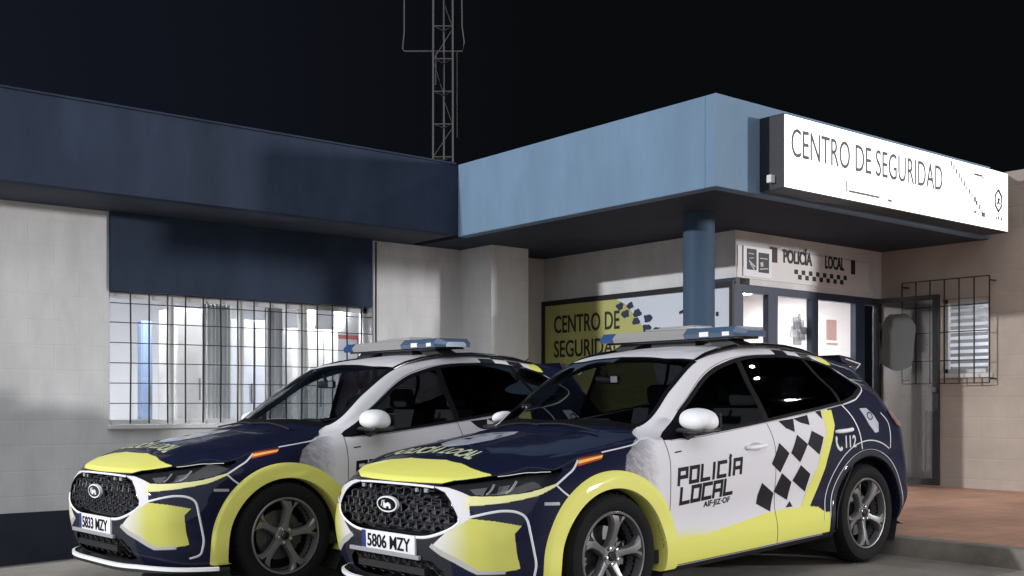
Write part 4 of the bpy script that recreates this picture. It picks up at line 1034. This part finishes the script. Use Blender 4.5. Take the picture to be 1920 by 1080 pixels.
    # wheel arches
    for sd in (-1, 1):
        arch_ring(car, ARCH_F, .565, M['yellow_trim'], 'wheel_arch', sd, zs=.975)
        arch_ring(car, ARCH_R, .50, M['navy_trim'], 'wheel_arch', sd, a0=-12, a1=192, lift=.008)
        for (cx, cz, r_), nm in ((ARCH_F, 0), (ARCH_R, 1)):
            mb = MB(); n = 28; A_, B_ = [], []
            for k in range(n+1):
                t = R(-30+240*k/n); A_.append(mb.bm.verts.new((cx+(r_+.004)*math.cos(t), sd*.90, cz+(r_+.004)*math.sin(t)))); B_.append(mb.bm.verts.new((cx+(r_+.004)*math.cos(t), sd*.58, cz+(r_+.004)*math.sin(t))))
            for k in range(n): mb.bm.faces.new((A_[k], A_[k+1], B_[k+1], B_[k]))
            mb.bm.faces.new(B_); mb.build('arch_liner', M['lining'], car)
    rl_ = Decal()
    for r_ in (.505, .575):
        for sd in (-1, 1):
            pts = [bodyx(ARCH_R[0]+r_*math.cos(t), ARCH_R[1]+r_*math.sin(t)*.98, sd, .004) for t in [R(a_) for a_ in range(4, 178 if r_ < .55 else 130, 4)]]
            mb = []; rl_.cs = sd
            for w_ in (-.004, .004):
                mb += [bodyx(ARCH_R[0]+(r_+w_)*math.cos(R(a_)), ARCH_R[1]+(r_+w_)*math.sin(R(a_))*.98, sd, .003) for a_ in range(4 if r_ < .55 else 60, 178, 3)]
            n = len(mb)//2; rl_.add(mb, [(i, i+1, n+i+1, n+i) for i in range(n-1)])
    rl_.build('arch_line', M['pin'], car)
    # livery marks on the flanks
    ck = [[(2.56, .935), (2.67, .86), (2.57, .735), (2.47, .80)], [(2.59, .73), (2.71, .66), (2.67, .54), (2.51, .61)], [(2.37, .68), (2.51, .60), (2.47, .48), (2.32, .545), (2.33, .60)],
          [(2.78, .98), (2.89, .91), (2.80, .79), (2.69, .86)], [(2.96, 1.0), (3.09, .95), (3.03, .83), (2.89, .91)], [(2.81, .77), (2.93, .70), (2.88, .58), (2.72, .67)],
          [(2.61, 1.08), (2.78, 1.09), (2.76, 1.0), (2.67, 1.03)], [(2.78, 1.09), (2.95, 1.11), (2.95, 1.04), (2.85, 1.06)], [(3.05, 1.13), (3.12, 1.135), (3.115, 1.075)], [(2.70, .53), (2.73, .49), (2.65, .49)]]
    d = Decal(); dl = Decal(); d112 = Decal(); cr = Decal()
    for sd in (-1, 1):
        for poly in ck:
            v2, f2 = tri2d(poly, .035); d.side(v2, f2, sd, .002)
        V, F, w_ = strokes('POLICÍA', 1.515, .735,   .073, .088, .036, .024, slope=.05, shear=.08)
        def mir(V, c): return V if sd < 0 else [(2*c-x, z) for x, z in V]
        dl.side(mir(V, 1.85), F, sd, .002)
        V, F, w_ = strokes('LOCAL', 1.535, .615, .076, .088, .032, .024, slope=.05, shear=.08)
        dl.side(mir(V, 1.85), F, sd, .002)
        Vt, Ft = text_mesh('AIF·JIZ·OF', .05, bold=.0015, spacing=1.05); Vt = [(1.77+x*1.15, .572+z+.05*x) for x, z in Vt]
        dl.side(mir(Vt, 1.85), Ft, sd, .002)
        dl.side([(1.50, .925), (1.56, .930), (1.56, .938), (1.50, .933)], [(0, 1, 2, 3)], sd, .003)
        Vt, Ft = text_mesh('112', .125, bold=.0035, spacing=1.1); Vt = [(3.348+x*.76, .862+z*.95) for x, z in Vt]
        d112.side(mir(Vt, 3.37), Ft, sd, .002)
        hs = [(3.238, .945), (3.256, .948), (3.262, .93), (3.254, .915), (3.262, .89), (3.282, .868), (3.298, .862), (3.308, .874), (3.326, .862), (3.322, .844), (3.296, .838), (3.262, .856), (3.242, .884), (3.235, .915)]
        v2, f2 = tri2d(hs, .02); d112.side(mir(v2, 3.37), f2, sd, .002)
        v2, f2 = tri2d([(3.62, 1.135), (3.72, 1.135), (3.80, 1.08), (3.835, 1.02), (3.81, .955), (3.76, .95), (3.70, 1.01), (3.66, 1.08)], .03); cr.side(v2, f2, sd, .003)
        vo = [(3.735+.04*math.cos(t), 1.075+.03*math.sin(t)) for t in [2*math.pi*k/18 for k in range(18)]]
        d.side(vo+[(3.735+(a-3.735)*.72, 1.075+(b-1.075)*.72) for a, b in vo], [(i, (i+1) % 18, 18+(i+1) % 18, 18+i) for i in range(18)], sd, .005)
    d.build('checker_pattern', M['letter'], car); dl.build('side_lettering', M['letter'], car); d112.build('emergency_number', M['letter_w'], car); cr.build('crest', M['crest'], car)
    # flag sticker on the wing
    Decal().vu([(5.40, 6.10), (6.03, 6.03), (5.93, 5.70), (5.28, 5.68)], .002, h=.03).build('flag_sticker', M['amber'], car)
    Decal().vu([(5.37, 6.01), (6.01, 5.95), (5.96, 5.80), (5.32, 5.80)], .0032, h=.03).build('flag_stripe', M['amber_y'], car)
    # bonnet crest and lettering
    crest = [(x-.09, y+.07) for x, y in [(.62, .06), (.70, .20), (.86, .27), (1.04, .26), (1.16, .16), (1.20, .05), (1.16, -.05), (1.04, -.13), (.86, -.14), (.70, -.08)]]
    v2, f2 = tri2d(crest, .04); Decal().top(v2, f2, .0025).build('bonnet_crest', M['crest'], car)
    dd = Decal()
    for (x, y, w_, h_) in ((.75, .16, .05, .07), (.84, -.02, .045, .02), (.78, -.06, .07, .012), (.95, .06, .02, .10), (.90, .18, .02, .06)):
        v2, f2 = tri2d([(x, y), (x+w_, y), (x+w_, y+h_), (x, y+h_)], .03); dd.top(v2, f2, .004)
    dd.build('crest_detail', M['navy_trim'], car)
    Vt, Ft = text_mesh('POLICÍA LOCAL', .17, bold=.006, spacing=1.0); tw = max(v[0] for v in Vt)
    V3 = [(.345+z+.10*(1-((x/tw-.5)*2)**2)*.6, .52-x*.86/tw) for x, z in Vt]
    Decal().top(V3, Ft, .003).build('bonnet_lettering', M['letter_y'], car)
    # tail lamps, spoiler
    for sd in (-1, 1):
        Decal().vu([(15.0, 5.62), (15.9, 5.80), (17.6, 5.75), (17.6, 5.1), (15.7, 4.90), (15.15, 5.05)], .010, (sd,), .03).build('tail_light', M['red_lens'], car)
    sp = MB().prism([(3.98, 1.545), (4.15, 1.522), (4.29, 1.480), (4.295, 1.465), (4.20, 1.455), (4.02, 1.49)], -.50, .50, 'Y').build('roof_spoiler', M['navy_trim'], car)
    MB().tube([(4.06, -.507, 1.512), (4.27, -.507, 1.470), (4.20, -.515, 1.435)], .006, 6).tube([(4.06, .507, 1.512), (4.27, .507, 1.470), (4.20, .515, 1.435)], .006, 6).build('spoiler_edge', M['pin'], sp)
    # roof rails
    for sd in (-1, 1):
        pts = [(2.1, 0.588, 1.5), (2.22, 0.582, 1.54), (2.38, 0.578, 1.573), (2.6, 0.572, 1.602), (2.9, 0.566, 1.61), (3.15, 0.56, 1.598), (3.38, 0.552, 1.572), (3.52, 0.546, 1.545), (3.6, 0.545, 1.538)]
        MB().tube([(x, sd*y, z) for x, y, z in pts], [.012, .017, .019, .019, .019, .019, .018, .015, .010], 10).build('roof_rail', M['gloss_black'], car, smooth=True)
    # mirrors
    for sd in (-1, 1):
        bm_ = bmesh.new(); bmesh.ops.create_uvsphere(bm_, u_segments=32, v_segments=20, radius=1)
        for v in bm_.verts:
            x, y, z = v.co; k = .86
            f = lambda a: math.copysign(abs(a)**k, a)
            x, y, z = f(x), f(y), f(z)
            fy = 1 if sd < 0 else .36
            if sd > 0: x *= .75; z *= .62
            v.co = (1.64+(.10 if sd > 0 else 0)+x*.095*(1 if x > 0 else 1.25)-.02*y*sd, sd*(.99 if sd < 0 else .955)+y*.135*fy, 1.118+z*(.078 if z > 0 else .060)+.008*(y*-sd))
        me = bpy.data.meshes.new('mirror'); 
        bm_.to_mesh(me); bm_.free(); me.polygons.foreach_set('use_smooth', [True]*len(me.polygons)); me.materials.append(M['white_trim'])
        mo = bpy.data.objects.new('wing_mirror', me); COL.objects.link(mo); mo.parent = car
        MB().box((1.555, sd*.86 if sd > 0 else -1.09, 1.045), (1.735, .99 if sd > 0 else -.86, 1.075), .018).tube([(1.66, sd*.85, 1.02), (1.65, sd*.96, 1.06)], [.035, .03], 8).build('mirror_foot', M['trim'], mo, smooth=True)
        MB().box((1.738+(.1 if sd > 0 else 0), -.09+sd*.99, 1.075), (1.746+(.1 if sd > 0 else 0), (.09 if sd < 0 else .03)+sd*.99, 1.165), .003).build('mirror_glass', M['gloss_black'], mo)
    # light bar
    lb = MB().box((2.50, -.60, 1.650), (2.80, .60, 1.668), .008).build('light_bar', M['gloss_black'], car, smooth=True)
    def lensp(y0, y1, e=0.0):
        pr = [(2.47, 1.664), (2.455, 1.694), (2.50, 1.736), (2.80, 1.736), (2.845, 1.694), (2.83, 1.664)]
        mb = MB(); ys_ = [y0, y1]; bm = mb.bm; rows = []
        s_ = 1 if y1 > y0 else -1
        for y, k in ((y0, 1), (y1-s_*.05*(e > 0), 1), (y1, 1-e)):
            rows.append([bm.verts.new((2.65+(x-2.65)*k, y, 1.668+(z-1.668)*(k if k < 1 else 1))) for x, z in pr])
        for i in range(2):
            for q in range(6): bm.faces.new((rows[i][q], rows[i][(q+1) % 6], rows[i+1][(q+1) % 6], rows[i+1][q]))
        bm.faces.new(rows[0]); bm.faces.new(rows[-1][::-1]); return mb
    lensp(-.20, -.68, .45).build('bar_lens', M['clear_lens'], lb)
    lensp(.50, .68, .45).build('bar_lens', M['blue_lens'], lb)
    lensp(-.196, .496).build('bar_cover', M['bar_cover'], lb)
    MB().box((2.52, -.25, 1.738), (2.80, .22, 1.752), .004).box((2.56, -.20, 1.754), (2.78, .12, 1.764), .004).build('bar_top_plate', M['bar_cover'], lb, smooth=True)
    MB().box((2.455, -.42, 1.672), (2.462, -.34, 1.705)).box((2.455, -.60, 1.672), (2.462, -.54, 1.70)).build('bar_module', M['white_trim'], lb)
    MB().box((2.458, -.196, 1.692), (2.464, .496, 1.697)).build('bar_groove', M['trim'], lb)
    ft = MB()
    for s_ in (-1, 1):
        ft.prism([(s_*.42, 1.60), (s_*.62, 1.60), (s_*.50, 1.652), (s_*.30, 1.652)], 2.56, 2.74, 'X')
    ft.box((2.56, -.22, 1.60), (2.74, .20, 1.65)).build('bar_foot', M['trim'], lb)
    MB().tube([(2.70, .45, 1.64), (2.70, .60, 1.60)], .008, 6).tube([(3.95, 0, 1.53), (4.08, 0, 1.60)], [.012, .004], 6).build('aerial', M['trim'], car)
    # wipers and cowl
    wp = MB()
    for y0, y1 in ((-.55, .02), (-.02, .52)):
        L_ = []
        for t in np.linspace(0, 1, 9):
            y = y0+(y1-y0)*t; p = project((1.20+.035*math.sin(t*3), y if abs(y) > .001 else .001, 3), (0, 0, -1), -1 if y < 0 else 1, .016); L_.append(p)
        wp.tube(L_, .007, 6)
    wp.build('wiper', M['trim'], car, smooth=True)
    # cabin
    cb = MB().box((.55, -.56, .20), (4.25, .56, .30)).box((1.3, -.86, .26), (3.2, .86, .34)).build('floor_pan', M['lining'], car)
    MB().box((1.40, -.74, .62), (1.86, .74, 1.03), .05).box((1.74, -.42-.16, 1.02), (1.90, -.42+.16, 1.08), .03).box((1.72, -.13, 1.0), (1.76, .13, 1.12), .01).build('dashboard', M['lining'], car, smooth=True)
    mb = MB(); ring = []
    for k in range(33):
        t = 2*math.pi*k/32; ring.append((1.98+.075*math.sin(t), -.40+.185*math.cos(t), 1.00+.17*math.sin(t)))
    mb.tube(ring, .014, 8, cap=False).tube([(1.88, -.40, .97), (1.98, -.40, 1.0)], .04, 10).tube([(1.98, -.57, 1.0), (1.98, -.23, 1.0)], .012, 6).build('steering_wheel', M['trim'], car, smooth=True)
    for (x, y, w_) in ((2.25, -.40, .25), (2.25, .40, .25), (3.15, -.42, .27), (3.15, .42, .27)):
        MB().box((x, y-w_, .45), (x+.50, y+w_, .60), .06).prism([(x+.42, .55), (x+.56, .55), (x+.72, 1.14), (x+.60, 1.16)], y-w_, y+w_, 'Y').box((x+.60, y-.13, 1.17), (x+.71, y+.13, 1.34), .04).build('seat', M['seat'], car, smooth=True)
    MB().box((1.86, -.11, 1.355), (1.89, .11, 1.415), .012).tube([(1.875, 0, 1.40), (1.84, 0, 1.47)], .012, 6).build('rear_view_mirror', M['gloss_black'], car, smooth=True)
    MB().box((1.855, -.105, 1.365), (1.859, -.045, 1.408)).build('mirror_sensor', M['bar_cover'], car)
    # wheels
    for x, zc, fr in ((.93, .362, True), (3.64, .362, False)):
        for sd in (-1, 1): make_wheel(car, x, sd, zc, fr)
    return car, pl_
car1, plate1 = make_car()

def copy_tree(o, parent=None):
    c = o.copy(); COL.objects.link(c); c.parent = parent
    for ch in list(o.children): copy_tree(ch, c)
    return c
car2 = copy_tree(car1)
def place(car, loc, yaw, pitch, label, plate):
    car.location = loc; car.rotation_euler = (0, -pitch, yaw); car['label'] = label
    pl_ = [o for o in car.children if o.name.startswith('number_plate')][0]
    V, F = text_mesh(plate, .105, bold=.0015, xs=1); w = max(v[0] for v in V)
    P = [(-.0155, .200-x*.43/w, .428+z*1.02) for x, z in V]; n = len(P)
    mesh_obj('plate_characters', P+[(-.0125, b, c) for a, b, c in P], F+[tuple(i+n for i in f[::-1]) for f in F], M['letter'], pl_)
place(car1, (3.5674, 5.4677, .1406), .03716, .02805, 'nearer police car on the right, its door reading POLICIA LOCAL in full view', '5806 MZY')
place(car2, (2.6225, 7.6554, .1323), .05124, .02525, 'farther police car on the left, parked beside the barred window wall and half hidden', '5833 MZY')
